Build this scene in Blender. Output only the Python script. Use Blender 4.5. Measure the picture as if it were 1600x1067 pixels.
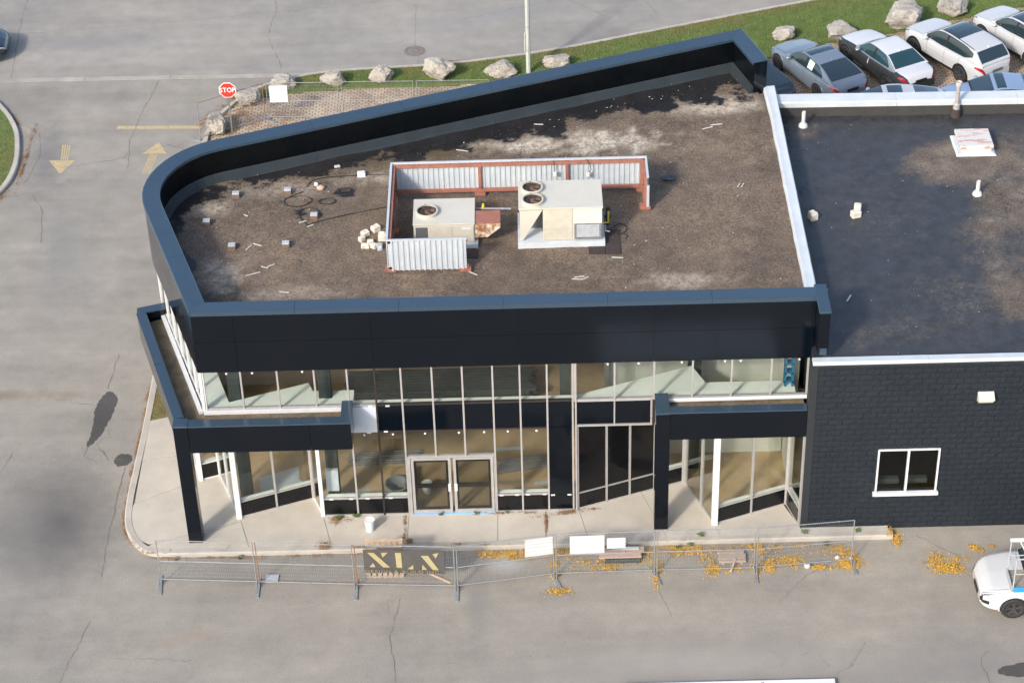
import bpy, math, random
import numpy as np
from mathutils import Vector, Matrix, noise

for o in list(bpy.data.objects):
    bpy.data.objects.remove(o)
scene = bpy.context.scene
col = scene.collection
random.seed(7)
rnd = np.random.default_rng(7)
U = random.uniform

# ------------------------------------------------------------------ camera
cam_data = bpy.data.cameras.new('camera')
cam = bpy.data.objects.new('camera', cam_data)
col.objects.link(cam)
PITCH, ROLL, YAW = (math.radians(a) for a in (36.467, -1.729, -0.474))
fwd = Vector((math.sin(YAW)*math.cos(PITCH), math.cos(YAW)*math.cos(PITCH), -math.sin(PITCH)))
right = Vector((math.cos(YAW), -math.sin(YAW), 0))
up = right.cross(fwd)
r2 = right*math.cos(ROLL) + up*math.sin(ROLL)
u2 = up*math.cos(ROLL) - right*math.sin(ROLL)
cam.matrix_world = Matrix(((r2.x, u2.x, -fwd.x, 2.53), (r2.y, u2.y, -fwd.y, -51.62), (r2.z, u2.z, -fwd.z, 44.54), (0, 0, 0, 1)))
cam_data.sensor_width = 36.0
cam_data.lens = 78.58
cam_data.clip_end = 3000
scene.camera = cam

# ------------------------------------------------------------------ sky, sun, exposure
SUN_EL = math.radians(33)
SUN_BEAR = math.radians(215)          # clockwise from +Y, direction the sun stands in
world = bpy.data.worlds.new('World')
scene.world = world
world.use_nodes = True
wn = world.node_tree
wn.nodes.clear()
sky = wn.nodes.new('ShaderNodeTexSky')
sky.sky_type = 'NISHITA'
sky.sun_disc = False
sky.sun_elevation = SUN_EL
sky.sun_rotation = SUN_BEAR
sky.air_density = 1.0
sky.dust_density = 2.5
sky.ozone_density = 1.0
bgn = wn.nodes.new('ShaderNodeBackground')
bgn.inputs['Strength'].default_value = 0.15
wo = wn.nodes.new('ShaderNodeOutputWorld')
wn.links.new(sky.outputs[0], bgn.inputs[0])
wn.links.new(bgn.outputs[0], wo.inputs[0])
sd = bpy.data.lights.new('sun', 'SUN')
sd.energy = 2.0
sd.angle = math.radians(6.0)
sd.color = (1.0, 0.93, 0.84)
sun = bpy.data.objects.new('sun', sd)
col.objects.link(sun)
sv = Vector((math.sin(SUN_BEAR)*math.cos(SUN_EL), math.cos(SUN_BEAR)*math.cos(SUN_EL), math.sin(SUN_EL)))
sun.rotation_euler = sv.to_track_quat('Z', 'Y').to_euler()
sun.location = sv*80
vs = scene.view_settings
vs.view_transform = 'Standard'
vs.look = 'None'
vs.gamma = 1.0
vs.exposure = 0.90
vs.use_curve_mapping = False
scene.render.engine = 'CYCLES'
scene.cycles.transparent_max_bounces = 16
scene.cycles.max_bounces = 8

# ------------------------------------------------------------------ materials
MATS = {}
def new_mat(name):
    m = bpy.data.materials.new(name)
    m.use_nodes = True
    nt = m.node_tree
    nt.nodes.clear()
    out = nt.nodes.new('ShaderNodeOutputMaterial')
    b = nt.nodes.new('ShaderNodeBsdfPrincipled')
    nt.links.new(b.outputs[0], out.inputs[0])
    MATS[name] = m
    return m, nt, b, out
def lnk(nt, a, b):
    nt.links.new(a, b)
def pos(nt):
    g = nt.nodes.new('ShaderNodeNewGeometry')
    return g.outputs['Position']
def nz(nt, vec, scale, detail=4, rough=.6, dim='3D'):
    n = nt.nodes.new('ShaderNodeTexNoise')
    n.inputs['Scale'].default_value = scale
    n.inputs['Detail'].default_value = detail
    n.inputs['Roughness'].default_value = rough
    if vec is not None:
        lnk(nt, vec, n.inputs['Vector'])
    return n.outputs[0]
def ramp(nt, fac, stops):
    r = nt.nodes.new('ShaderNodeValToRGB')
    e = r.color_ramp.elements
    while len(e) < len(stops):
        e.new(.5)
    for k, (p, c) in enumerate(stops):
        e[k].position = p
        e[k].color = (c, c, c, 1) if isinstance(c, (int, float)) else (*c, 1)
    lnk(nt, fac, r.inputs[0])
    return r.outputs[0]
def mix(nt, fac, a, b, mode='MIX'):
    n = nt.nodes.new('ShaderNodeMix')
    n.data_type = 'RGBA'
    n.blend_type = mode
    for s, v in ((n.inputs[0], fac), (n.inputs[6], a), (n.inputs[7], b)):
        if isinstance(v, (int, float)):
            s.default_value = v if s == n.inputs[0] else (v, v, v, 1)
        elif isinstance(v, tuple):
            s.default_value = (*v, 1)
        else:
            lnk(nt, v, s)
    return n.outputs[2]
def math_n(nt, op, a, b=0.0):
    n = nt.nodes.new('ShaderNodeMath')
    n.operation = op
    for s, v in ((n.inputs[0], a), (n.inputs[1], b)):
        if isinstance(v, (int, float)):
            s.default_value = v
        else:
            lnk(nt, v, s)
    return n.outputs[0]
def bump(nt, b, h, strength, dist=.01):
    n = nt.nodes.new('ShaderNodeBump')
    n.inputs['Strength'].default_value = strength
    n.inputs['Distance'].default_value = dist
    lnk(nt, h, n.inputs['Height'])
    lnk(nt, n.outputs[0], b.inputs['Normal'])
def attr(nt, name):
    a = nt.nodes.new('ShaderNodeAttribute')
    a.attribute_name = name
    return a.outputs['Fac']

def pm(name, c, rough=.55, var=.15, scale=3.0, fine=0, spec=.5, metal=0.0, bmp=0, bscale=30, coat=0, emit=None, rv=.08):
    """plain procedural material: base colour with broad and fine variation, uneven gloss, small relief"""
    m, nt, b, out = new_mat(name)
    p = pos(nt)
    n1 = nz(nt, p, scale, 5, .65)
    f = ramp(nt, n1, [(.25, 1-var), (.75, 1+var)])
    cc = mix(nt, 1.0, tuple(c), f, 'MULTIPLY')
    if fine:
        n2 = nz(nt, p, 60, 3, .7)
        cc = mix(nt, 1.0, cc, ramp(nt, n2, [(.3, 1-fine), (.7, 1+fine)]), 'MULTIPLY')
    lnk(nt, cc, b.inputs['Base Color'])
    rr = ramp(nt, nz(nt, p, scale*2.3, 3), [(.3, max(.02, rough-rv)), (.7, min(1, rough+rv))])
    lnk(nt, rr, b.inputs['Roughness'])
    b.inputs['Specular IOR Level'].default_value = spec
    b.inputs['Metallic'].default_value = metal
    b.inputs['Coat Weight'].default_value = coat
    b.inputs['Coat Roughness'].default_value = .05
    if bmp:
        bump(nt, b, nz(nt, p, bscale, 4), bmp)
    if emit:
        b.inputs['Emission Color'].default_value = (*emit[0], 1)
        b.inputs['Emission Strength'].default_value = emit[1]
    return m

def spot(nt, p, x, y, rx, ry, nfac, soft=.5, ang=0.0, namp=.9):
    """mask 1 inside an uneven patch at x, y (metres)"""
    mp = nt.nodes.new('ShaderNodeMapping')
    mp.vector_type = 'TEXTURE'
    mp.inputs['Location'].default_value = (x, y, 0)
    mp.inputs['Rotation'].default_value = (0, 0, ang)
    mp.inputs['Scale'].default_value = (rx, ry, 1000)
    lnk(nt, p, mp.inputs['Vector'])
    l = nt.nodes.new('ShaderNodeVectorMath')
    l.operation = 'LENGTH'
    lnk(nt, mp.outputs[0], l.inputs[0])
    d = math_n(nt, 'ADD', l.outputs['Value'], math_n(nt, 'MULTIPLY', math_n(nt, 'SUBTRACT', nfac, .5), namp))
    return ramp(nt, d, [(max(0.0, 1-soft), 1.0), (1.0, 0.0)])

def asphalt(name, c, tone_spots=()):
    m, nt, b, out = new_mat(name)
    p = pos(nt)
    big = nz(nt, p, .22, 5, .6)
    mid = nz(nt, p, 1.6, 6, .7)
    fin = nz(nt, p, 34, 4, .8)
    cc = mix(nt, 1.0, tuple(c), ramp(nt, big, [(.3, (.84, .84, .86)), (.7, (1.13, 1.11, 1.08))]), 'MULTIPLY')
    cc = mix(nt, 1.0, cc, ramp(nt, mid, [(.3, .90), (.7, 1.09)]), 'MULTIPLY')
    cc = mix(nt, 1.0, cc, ramp(nt, fin, [(.30, .66), (.5, 1.0), (.70, 1.30)]), 'MULTIPLY')
    mp = nt.nodes.new('ShaderNodeMapping')
    mp.inputs['Scale'].default_value = (.10, .9, 1)
    lnk(nt, p, mp.inputs['Vector'])
    cc = mix(nt, 1.0, cc, ramp(nt, nz(nt, mp.outputs[0], 1.0, 5, .6), [(.32, .90), (.66, 1.08)]), 'MULTIPLY')
    cc = mix(nt, ramp(nt, nz(nt, p, 2.4, 8, .85), [(.62, 0.0), (.70, .22)]), cc, (.36, .34, .31))
    vo = nt.nodes.new('ShaderNodeTexVoronoi')
    vo.inputs['Scale'].default_value = 17
    lnk(nt, p, vo.inputs['Vector'])
    peb = ramp(nt, vo.outputs['Distance'], [(.05, 1.0), (.13, 0.0)])
    pick = ramp(nt, nz(nt, p, 5, 2), [(.55, 0.0), (.62, 1.0)])
    cc = mix(nt, math_n(nt, 'MULTIPLY', math_n(nt, 'MULTIPLY', peb, pick), .55), cc, (.10, .095, .09))
    for (x, y, rx, ry, ang, sc, amt, soft, *na) in tone_spots:
        cc = mix(nt, math_n(nt, 'MULTIPLY', spot(nt, p, x, y, rx, ry, mid, soft, ang, na[0] if na else .9), amt), cc, sc)
    lnk(nt, cc, b.inputs['Base Color'])
    b.inputs['Roughness'].default_value = .88
    b.inputs['Specular IOR Level'].default_value = .3
    bump(nt, b, fin, .35, .01)
    return m

LOT = (.276, .257, .222)
asphalt('asphalt_lot', LOT, [
    (-11.8, .1, 2.3, 3.4, .1, (.062, .062, .064), .85, .97, .25),  # soft dark area by the left curb, widened by the next entry
    (-13.6, -.6, 4.2, 4.6, .1, (.15, .148, .145), .5, .97, .3),
    (-15.6, 6.6, 4.6, .42, -.05, (.20, .155, .105), .7, .8),
    (-7.4, -5.0, 1.5, .35, .3, (.27, .20, .15), .4, .8),
    (-15.6, 21.5, 1.1, 3.3, .1, (.13, .13, .135), .6, .9),
    (-14.0, 15.0, 1.3, 5.0, .2, (.19, .19, .19), .5, .9),
    (1.75, -2.2, .75, .55, 0, (.42, .41, .40), .7, .7),
    (.9, -3.6, .5, 3.0, .05, (.20, .19, .18), .6, .8),
    (14.5, -7.0, 5.0, 1.5, .1, (.21, .20, .195), .6, .9),
    (7.0, -6.6, 7.0, 1.2, 0, (.30, .285, .265), .5, .9),
])
asphalt('asphalt_road', (.283, .268, .240), [(-16, 30.4, 6, .9, 0, (.22, .215, .21), .6, .9), (2, 32, 9, 1.0, .33, (.25, .245, .235), .6, .9)])
asphalt('asphalt_patch', (.078, .074, .071))
pm('crack_tar', (.155, .137, .115), .9, .3)
pm('yellow_paint', (.60, .43, .14), .8, .25, 6, .25)
def worn_paint():
    m, nt, b, out = new_mat('worn_yellow_paint')
    p = pos(nt)
    cc = mix(nt, ramp(nt, nz(nt, p, 7, 6, .85), [(.36, .12), (.62, .95)]), (.60, .43, .155), LOT)
    lnk(nt, cc, b.inputs['Base Color'])
    b.inputs['Roughness'].default_value = .85
worn_paint()
def concrete(name, c, dirt=.25):
    m, nt, b, out = new_mat(name)
    p = pos(nt)
    cc = mix(nt, 1.0, tuple(c), ramp(nt, nz(nt, p, .8, 6, .65), [(.3, 1-dirt), (.68, 1.1)]), 'MULTIPLY')
    cc = mix(nt, 1.0, cc, ramp(nt, nz(nt, p, 45, 3, .7), [(.3, .90), (.7, 1.08)]), 'MULTIPLY')
    cc = mix(nt, ramp(nt, nz(nt, p, 5, 5, .8), [(.66, 0.0), (.76, .35)]), cc, (.16, .14, .12))
    lnk(nt, cc, b.inputs['Base Color'])
    b.inputs['Roughness'].default_value = .85
    bump(nt, b, nz(nt, p, 60, 3), .15)
concrete('sidewalk_concrete', (.46, .42, .355), .13)
concrete('curb_concrete', (.44, .405, .35), .22)
concrete('strip_concrete', (.37, .345, .30), .3)
concrete('mortar', (.20, .19, .17), .2)

# roof surfaces: gravel with attribute driven wet, shaded, pale and mossy areas
def gravel(name, base_lo, base_hi, tar, ns=2.6, amp=2.1, lo=.40, hi=.62):
    m, nt, b, out = new_mat(name)
    p = pos(nt)
    g1 = nz(nt, p, 17, 5, .9)
    g2 = nz(nt, p, 2.2, 6, .7)
    cc = mix(nt, ramp(nt, g1, [(.38, 0.0), (.62, 1.0)]), base_lo, base_hi)
    cc = mix(nt, 1.0, cc, ramp(nt, g2, [(.3, .70), (.7, 1.26)]), 'MULTIPLY')
    cc = mix(nt, 1.0, cc, ramp(nt, nz(nt, p, .42, 6, .65), [(.32, (.70, .70, .72)), (.68, (1.25, 1.20, 1.12))]), 'MULTIPLY')
    vo = nt.nodes.new('ShaderNodeTexVoronoi')
    vo.inputs['Scale'].default_value = 22
    lnk(nt, p, vo.inputs['Vector'])
    cc = mix(nt, math_n(nt, 'MULTIPLY', ramp(nt, vo.outputs['Distance'], [(.1, 1.0), (.25, 0.0)]), ramp(nt, nz(nt, p, 3, 3), [(.5, .1), (.65, .6)])), cc, (.36, .33, .28))
    pale = math_n(nt, 'MULTIPLY', attr(nt, 'pale'), ramp(nt, nz(nt, p, 6, 7, .85), [(.38, .05), (.58, 1.0)]))
    cc = mix(nt, pale, cc, (.60, .53, .42))
    cc = mix(nt, math_n(nt, 'MULTIPLY', attr(nt, 'moss'), .8), cc, (.075, .055, .025))
    wet = ramp(nt, math_n(nt, 'ADD', attr(nt, 'wet'), math_n(nt, 'MULTIPLY', math_n(nt, 'SUBTRACT', nz(nt, p, ns, 8, .8), .5), amp)), [(lo, 0.0), (hi, 1.0)])
    tarc = mix(nt, ramp(nt, g2, [(.3, 0.0), (.7, 1.0)]), tuple(c*.72 for c in tar), tuple(c*1.35 for c in tar))
    tarc = mix(nt, math_n(nt, 'MULTIPLY', ramp(nt, g1, [(.56, 0.0), (.68, 1.0)]), ramp(nt, nz(nt, p, .7, 5, .7), [(.42, 0.0), (.66, .75)])), tarc, base_hi)
    cc = mix(nt, wet, cc, tarc)
    lnk(nt, cc, b.inputs['Base Color'])
    lnk(nt, ramp(nt, wet, [(0.0, .95), (1.0, .42)]), b.inputs['Roughness'])
    b.inputs['Specular IOR Level'].default_value = .4
    n = nt.nodes.new('ShaderNodeBump')
    n.inputs['Distance'].default_value = .02
    lnk(nt, ramp(nt, wet, [(0.0, .6), (1.0, .05)]), n.inputs['Strength'])
    lnk(nt, g1, n.inputs['Height'])
    lnk(nt, n.outputs[0], b.inputs['Normal'])
gravel('roof_gravel', (.060, .043, .032), (.236, .184, .138), (.017, .017, .018))
gravel('tar_roof', (.055, .045, .038), (.19, .155, .125), (.036, .038, .042), 7.0, 2.2, .10, .85)

# building finishes
pm('black_cladding', (.0022, .0042, .0078), .12, .10, .6, spec=.36, rv=.03)
pm('black_coping', (.030, .054, .082), .17, .06, 1.2, spec=.75, rv=.03)  # blue of the reflected sky is put into this base colour
pm('black_membrane', (.0022, .0034, .0046), .32, .25, 1.5, spec=.22, bmp=.1, bscale=3)
pm('grey_flashing', (.022, .029, .033), .55, .22, 1.2, spec=.3, bmp=.2, bscale=4)
pm('bulkhead_black', (.005, .006, .0075), .25, .12, 2, spec=.35)
pm('silver_frame', (.44, .43, .42), .38, .12, 4, metal=.35)
pm('white_frame', (.58, .59, .60), .45, .08, 4)
pm('black_frame', (.03, .024, .022), .45, .2, 4)
pm('white_panel', (.52, .56, .62), .5, .05, 2)
pm('white_shelf', (.74, .77, .74), .7, .06, 1.5, .03)
pm('drywall', (.50, .51, .47), .8, .08, 1.5)
pm('column_dark', (.030, .040, .040), .6, .2, 2)
pm('interior_wall', (.40, .36, .29), .8, .1, 1)
pm('interior_floor', (.45, .325, .20), .55, .30, .55, .08)
pm('white_coping', (.52, .56, .58), .42, .10, 2.0, .04, bmp=.1, bscale=3)
pm('tray_silt', (.125, .10, .065), .75, .5, 3.0, .3, bmp=.4, bscale=25)
pm('door_tape', (.22, .42, .70), .6, .1, 3)
pm('soffit_white', (.6, .6, .58), .7, .05, 3)
def block_paint():
    m, nt, b, out = new_mat('block_paint')
    p = pos(nt)
    n1 = nz(nt, p, 1.1, 6, .7)
    n2 = nz(nt, p, 30, 5, .75)
    cc = mix(nt, ramp(nt, n1, [(.3, 0.0), (.7, 1.0)]), (.0090, .0138, .0200), (.0140, .0192, .0262))
    cc = mix(nt, 1.0, cc, ramp(nt, n2, [(.3, .8), (.7, 1.25)]), 'MULTIPLY')
    lnk(nt, cc, b.inputs['Base Color'])
    b.inputs['Roughness'].default_value = .62
    b.inputs['Specular IOR Level'].default_value = .35
    bump(nt, b, n2, .35, .010)
block_paint()
pm('block_paint_smooth', (.017, .0205, .025), .6, .12, 3, bmp=.15)
def glass(name, tint, gl=1.0, ior=1.52):
    m, nt, b, out = new_mat(name)
    nt.nodes.remove(b)
    tr = nt.nodes.new('ShaderNodeBsdfTransparent')
    tr.inputs[0].default_value = (*tint, 1)
    gs = nt.nodes.new('ShaderNodeBsdfGlossy')
    gs.inputs['Roughness'].default_value = .015
    n = nt.nodes.new('ShaderNodeBump')
    n.inputs['Strength'].default_value = .02
    n.inputs['Distance'].default_value = .02
    lnk(nt, nz(nt, pos(nt), .7, 2), n.inputs['Height'])
    lnk(nt, n.outputs[0], gs.inputs['Normal'])
    fr = nt.nodes.new('ShaderNodeLayerWeight')
    fr.inputs['Blend'].default_value = .5
    ms = nt.nodes.new('ShaderNodeMixShader')
    sch = math_n(nt, 'ADD', math_n(nt, 'MULTIPLY', math_n(nt, 'POWER', fr.outputs['Facing'], 5.0), .95), .04)
    lnk(nt, math_n(nt, 'MULTIPLY', sch, gl), ms.inputs[0])
    lnk(nt, tr.outputs[0], ms.inputs[1])
    lnk(nt, gs.outputs[0], ms.inputs[2])
    lnk(nt, ms.outputs[0], out.inputs[0])
glass('window_glass', (.925, .945, .925), 1.25)
glass('dark_window_glass', (.5, .53, .52))
glass('door_glass', (.80, .82, .80), 1.2)
pm('black_glass', (.006, .006, .007), .08, .1, 1, spec=.25)

# objects
pm('cream_metal', (.53, .505, .43), .45, .05, 2, .02)
pm('dirty_cream', (.50, .47, .385), .55, .12, 5, .05)
pm('fan_guard', (.05, .045, .04), .6, .2, 8)
pm('fan_blade', (.20, .105, .07), .6, .3, 6)
pm('coil_dark', (.10, .105, .11), .5, .2, 20)
pm('red_primer', (.30, .125, .085), .7, .28, 5, .1)
def rust():
    m, nt, b, out = new_mat('rusty_hood')
    p = pos(nt)
    f = ramp(nt, nz(nt, p, 4.5, 6, .75), [(.42, 0.0), (.58, 1.0)])
    cc = mix(nt, f, (.60, .55, .43), mix(nt, nz(nt, p, 12, 4), (.34, .14, .035), (.20, .06, .03)))
    lnk(nt, cc, b.inputs['Base Color'])
    b.inputs['Roughness'].default_value = .7
rust()
pm('corrugated', (.50, .545, .575), .42, .10, 3, .05, metal=.15)
pm('galvanised', (.30, .315, .325), .45, .22, 8, .1, metal=.4)
pm('rusty_steel', (.27, .13, .075), .75, .4, 9, .2)
pm('yellow_pipe', (.62, .48, .06), .5, .1, 4)
pm('rubber_mat', (.045, .033, .030), .85, .25, 4, .15)
pm('pale_block', (.58, .54, .46), .85, .2, 9, .12)
pm('grey_pad', (.40, .43, .46), .7, .12, 8)
pm('brown_block', (.17, .115, .085), .85, .3, 8)
pm('litter_white', (.52, .51, .47), .7, .15, 9)
pm('cable_black', (.018, .018, .018), .6, .2, 8)
pm('dark_bag', (.035, .055, .075), .4, .3, 6)
pm('white_plastic', (.66, .66, .64), .4, .05, 5)
pm('pvc_white', (.58, .57, .54), .5, .08, 5)
pm('vent_metal', (.36, .345, .335), .5, .25, 6, .1, metal=.2)
def hatch_paint():
    m, nt, b, out = new_mat('peeling_hatch')
    p = pos(nt)
    mp = nt.nodes.new('ShaderNodeMapping')
    mp.inputs['Scale'].default_value = (1.1, 5, 1)
    lnk(nt, p, mp.inputs['Vector'])
    f = ramp(nt, nz(nt, mp.outputs[0], 1.6, 6, .65), [(.53, 0.0), (.60, 1.0)])
    lnk(nt, mix(nt, f, (.56, .54, .51), (.46, .26, .23)), b.inputs['Base Color'])
    b.inputs['Roughness'].default_value = .7
hatch_paint()
def wood(name, c):
    m, nt, b, out = new_mat(name)
    p = pos(nt)
    mp = nt.nodes.new('ShaderNodeMapping')
    mp.inputs['Scale'].default_value = (1.5, 18, 18)
    lnk(nt, p, mp.inputs['Vector'])
    cc = mix(nt, 1.0, tuple(c), ramp(nt, nz(nt, mp.outputs[0], 2, 5, .7), [(.3, .75), (.7, 1.2)]), 'MULTIPLY')
    lnk(nt, cc, b.inputs['Base Color'])
    b.inputs['Roughness'].default_value = .75
wood('new_wood', (.56, .41, .28))
wood('old_wood', (.36, .29, .23))
wood('pink_board', (.50, .35, .27))
pm('banner_black', (.075, .071, .069), .55, .12, 5)
pm('banner_gold', (.36, .31, .16), .6, .08, 5)
pm('banner_gold_dull', (.22, .19, .115), .6, .08, 5)
pm('sign_white', (.60, .61, .62), .55, .04, 4)
pm('stop_red', (.66, .035, .028), .5, .06, 4)
pm('stop_white', (.82, .80, .79), .5, .03, 4)
pm('pole_grey', (.46, .48, .44), .6, .10, 2)
pm('post_steel', (.20, .21, .20), .5, .2, 9, metal=.4)
pm('leaf_yellow', (.50, .29, .045), .7, .45, 9, .2)
pm('leaf_orange', (.25, .14, .065), .75, .4, 9, .2)
pm('weed_green', (.10, .14, .035), .7, .35, 9)
pm('roof_dirt', (.045, .030, .020), .9, .5, 7)
pm('soil', (.20, .135, .07), .9, .35, 4, .3)
pm('manhole_iron', (.185, .16, .135), .8, .3, 9, .2)
def grass_mat():
    m, nt, b, out = new_mat('grass_blades')
    p = pos(nt)
    f = ramp(nt, nz(nt, p, .9, 5, .7), [(.3, 0.0), (.7, 1.0)])
    cc = mix(nt, f, (.088, .158, .028), (.165, .25, .055))
    cc = mix(nt, ramp(nt, nz(nt, p, 22, 3), [(.4, 0.0), (.75, .6)]), cc, (.19, .19, .06))
    cc = mix(nt, attr(nt, 'dry'), cc, (.25, .17, .07))
    lnk(nt, cc, b.inputs['Base Color'])
    b.inputs['Roughness'].default_value = .7
grass_mat()
pm('upstand_dark', (.034, .032, .029), .75, .25, 2, .1)
pm('turf_dry', (.155, .135, .05), .9, .35, 2, .3)
pm('turf', (.10, .135, .036), .9, .35, 2, .3)
def boulder_mat():
    m, nt, b, out = new_mat('limestone')
    p = pos(nt)
    n1 = nz(nt, p, 2.5, 7, .75)
    n2 = nz(nt, p, 16, 6, .8)
    cc = mix(nt, ramp(nt, n1, [(.3, 0.0), (.7, 1.0)]), (.27, .25, .215), (.47, .44, .385))
    cc = mix(nt, ramp(nt, n2, [(.34, .9), (.5, 0.0)]), cc, (.12, .105, .085))
    lnk(nt, cc, b.inputs['Base Color'])
    b.inputs['Roughness'].default_value = .92
    bump(nt, b, n2, .7, .03)
boulder_mat()
def paver_mat():
    m, nt, b, out = new_mat('paver_brick')
    p = pos(nt)
    cc = mix(nt, attr(nt, 'tone'), (.25, .18, .125), (.50, .40, .30))
    cc = mix(nt, 1.0, cc, ramp(nt, nz(nt, p, 1.2, 5), [(.3, .78), (.7, 1.15)]), 'MULTIPLY')
    cc = mix(nt, ramp(nt, nz(nt, p, 6, 5, .8), [(.56, 0.0), (.7, .6)]), cc, (.17, .15, .09))
    lnk(nt, cc, b.inputs['Base Color'])
    b.inputs['Roughness'].default_value = .88
paver_mat()
pm('paver_joint', (.095, .075, .048), .95, .3, 3, .2)
# vehicles
pm('paint_white', (.51, .52, .525), .25, .02, 2, coat=.5, rv=.005)
pm('film_white', (.58, .59, .61), .45, .03, 3)
pm('paint_grey', (.185, .225, .275), .28, .02, 2, metal=.2, coat=.6, rv=.005)
pm('paint_lightgrey', (.24, .27, .30), .28, .02, 2, metal=.2, coat=.6, rv=.005)
pm('film_charcoal', (.030, .032, .034), .45, .08, 3)
pm('paint_black', (.014, .022, .032), .15, .03, 2, coat=.8, rv=.005)
pm('paint_blue', (.255, .34, .47), .25, .02, 2, metal=.2, coat=.6, rv=.005)
pm('car_glass', (.018, .032, .038), .04, .1, 1, spec=.9, coat=.5)
pm('car_glass_teal', (.018, .052, .062), .05, .1, 1, spec=.8)
pm('tyre', (.022, .022, .023), .8, .15, 9)
pm('rim_black', (.075, .075, .078), .3, .1, 9, metal=.3)
pm('rim_silver', (.45, .45, .46), .3, .1, 9, metal=.6)
pm('trim_black', (.016, .016, .017), .5, .1, 9)
pm('tail_red', (.34, .012, .022), .2, .1, 9, coat=.6)
pm('lamp_clear', (.14, .15, .165), .12, .2, 9, coat=.6)
pm('lift_blue', (.035, .27, .58), .45, .1, 4)
pm('lift_grey', (.42, .45, .46), .5, .15, 4, metal=.2)
pm('lift_floor', (.26, .225, .18), .85, .35, 6, .2)
pm('truck_white', (.62, .66, .69), .4, .05, 2)
pm('paper', (.62, .74, .66), .7, .05, 4)
pm('cardboard', (.42, .30, .18), .8, .12, 4)
pm('steel_stud', (.060, .075, .075), .5, .25, 5, metal=.2)
pm('lamp_lens', (.62, .60, .46), .4, .05, 4)
pm('lamp_body', (.52, .50, .46), .5, .08, 4)
pm('blue_rack', (.02, .16, .30), .5, .2, 4)

# ------------------------------------------------------------------ mesh helpers
ORG = {}
class MB:
    def __init__(s):
        s.v = []; s.f = []
    def add(s, vs, fs):
        k = len(s.v)
        s.v += [tuple(v) for v in vs]
        s.f += [tuple(i+k for i in f) for f in fs]
        return s
    def box(s, x0, y0, z0, x1, y1, z1):
        return s.add([(x0,y0,z0),(x1,y0,z0),(x1,y1,z0),(x0,y1,z0),(x0,y0,z1),(x1,y0,z1),(x1,y1,z1),(x0,y1,z1)],
                     [(0,3,2,1),(4,5,6,7),(0,1,5,4),(1,2,6,5),(2,3,7,6),(3,0,4,7)])
    def rbox(s, x0, y0, z0, x1, y1, z1, b=.02):
        """box with chamfered upright and top edges"""
        p = [(x0+b,y0),(x1-b,y0),(x1,y0+b),(x1,y1-b),(x1-b,y1),(x0+b,y1),(x0,y1-b),(x0,y0+b)]
        q = [(x0+2*b,y0+b),(x1-2*b,y0+b),(x1-b,y0+2*b),(x1-b,y1-2*b),(x1-2*b,y1-b),(x0+2*b,y1-b),(x0+b,y1-2*b),(x0+b,y0+2*b)]
        v = [(a,c,z0) for a,c in p]+[(a,c,z1-b) for a,c in p]+[(a,c,z1) for a,c in q]
        f = [tuple(range(7,-1,-1)), tuple(range(16,24))]
        for k in range(8):
            n = (k+1) % 8
            f += [(k,n,8+n,8+k),(8+k,8+n,16+n,16+k)]
        return s.add(v, f)
    def prism(s, poly, z0, z1):
        a = sum(poly[i][0]*poly[(i+1)%len(poly)][1]-poly[(i+1)%len(poly)][0]*poly[i][1] for i in range(len(poly)))
        if a < 0:
            poly = poly[::-1]
        n = len(poly)
        return s.add([(x,y,z0) for x,y in poly]+[(x,y,z1) for x,y in poly],
                     [tuple(range(n-1,-1,-1)), tuple(range(n,2*n))]+[(i,(i+1)%n,n+(i+1)%n,n+i) for i in range(n)])
    def bar(s, p, q, w, h=None, upv=(0,0,1)):
        p = Vector(p); q = Vector(q); h = h or w
        d = (q-p).normalized()
        u = Vector(upv)
        if abs(d.dot(u)) > .98:
            u = Vector((0,1,0))
        a = d.cross(u).normalized()*w/2
        b = a.cross(d).normalized()*h/2
        return s.add([p-a-b,p+a-b,p+a+b,p-a+b,q-a-b,q+a-b,q+a+b,q-a+b],
                     [(0,1,2,3),(7,6,5,4),(0,4,5,1),(1,5,6,2),(2,6,7,3),(3,7,4,0)])
    def tube(s, pts, r, n=8, cap=True):
        pts = [Vector(p) for p in pts]
        k0 = len(s.v)
        rr = r if isinstance(r, (list, tuple)) else [r]*len(pts)
        pa = None
        for i, p in enumerate(pts):
            d = (pts[min(i+1,len(pts)-1)]-pts[max(i-1,0)]).normalized()
            if pa is None:
                t = Vector((0,0,1)) if abs(d.z) < .9 else Vector((1,0,0))
                pa = d.cross(t).normalized()
            else:
                pa = (pa-d*pa.dot(d)).normalized()
            b = d.cross(pa)
            for j in range(n):
                a = 2*math.pi*j/n
                s.v.append(tuple(p+(pa*math.cos(a)+b*math.sin(a))*rr[i]))
        for i in range(len(pts)-1):
            for j in range(n):
                a = k0+i*n+j; b = k0+i*n+(j+1)%n
                s.f.append((a,b,b+n,a+n))
        if cap:
            s.f.append(tuple(k0+j for j in range(n-1,-1,-1)))
            s.f.append(tuple(k0+(len(pts)-1)*n+j for j in range(n)))
        return s
    def lathe(s, prof, c=(0,0,0), n=20, axis='z'):
        k0 = len(s.v)
        for r, h in prof:
            for j in range(n):
                a = 2*math.pi*j/n
                x, y, z = r*math.cos(a), r*math.sin(a), h
                if axis == 'y':
                    x, y, z = x, h, y
                s.v.append((c[0]+x,c[1]+y,c[2]+z))
        for i in range(len(prof)-1):
            for j in range(n):
                a = k0+i*n+j; b = k0+i*n+(j+1)%n
                s.f.append((a,b,b+n,a+n))
        return s
    def grid(s, rows):
        k0 = len(s.v); n = len(rows[0])
        for r in rows:
            s.v += [tuple(p) for p in r]
        for i in range(len(rows)-1):
            for j in range(n-1):
                a = k0+i*n+j
                s.f.append((a,a+1,a+n+1,a+n))
        return s

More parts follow.
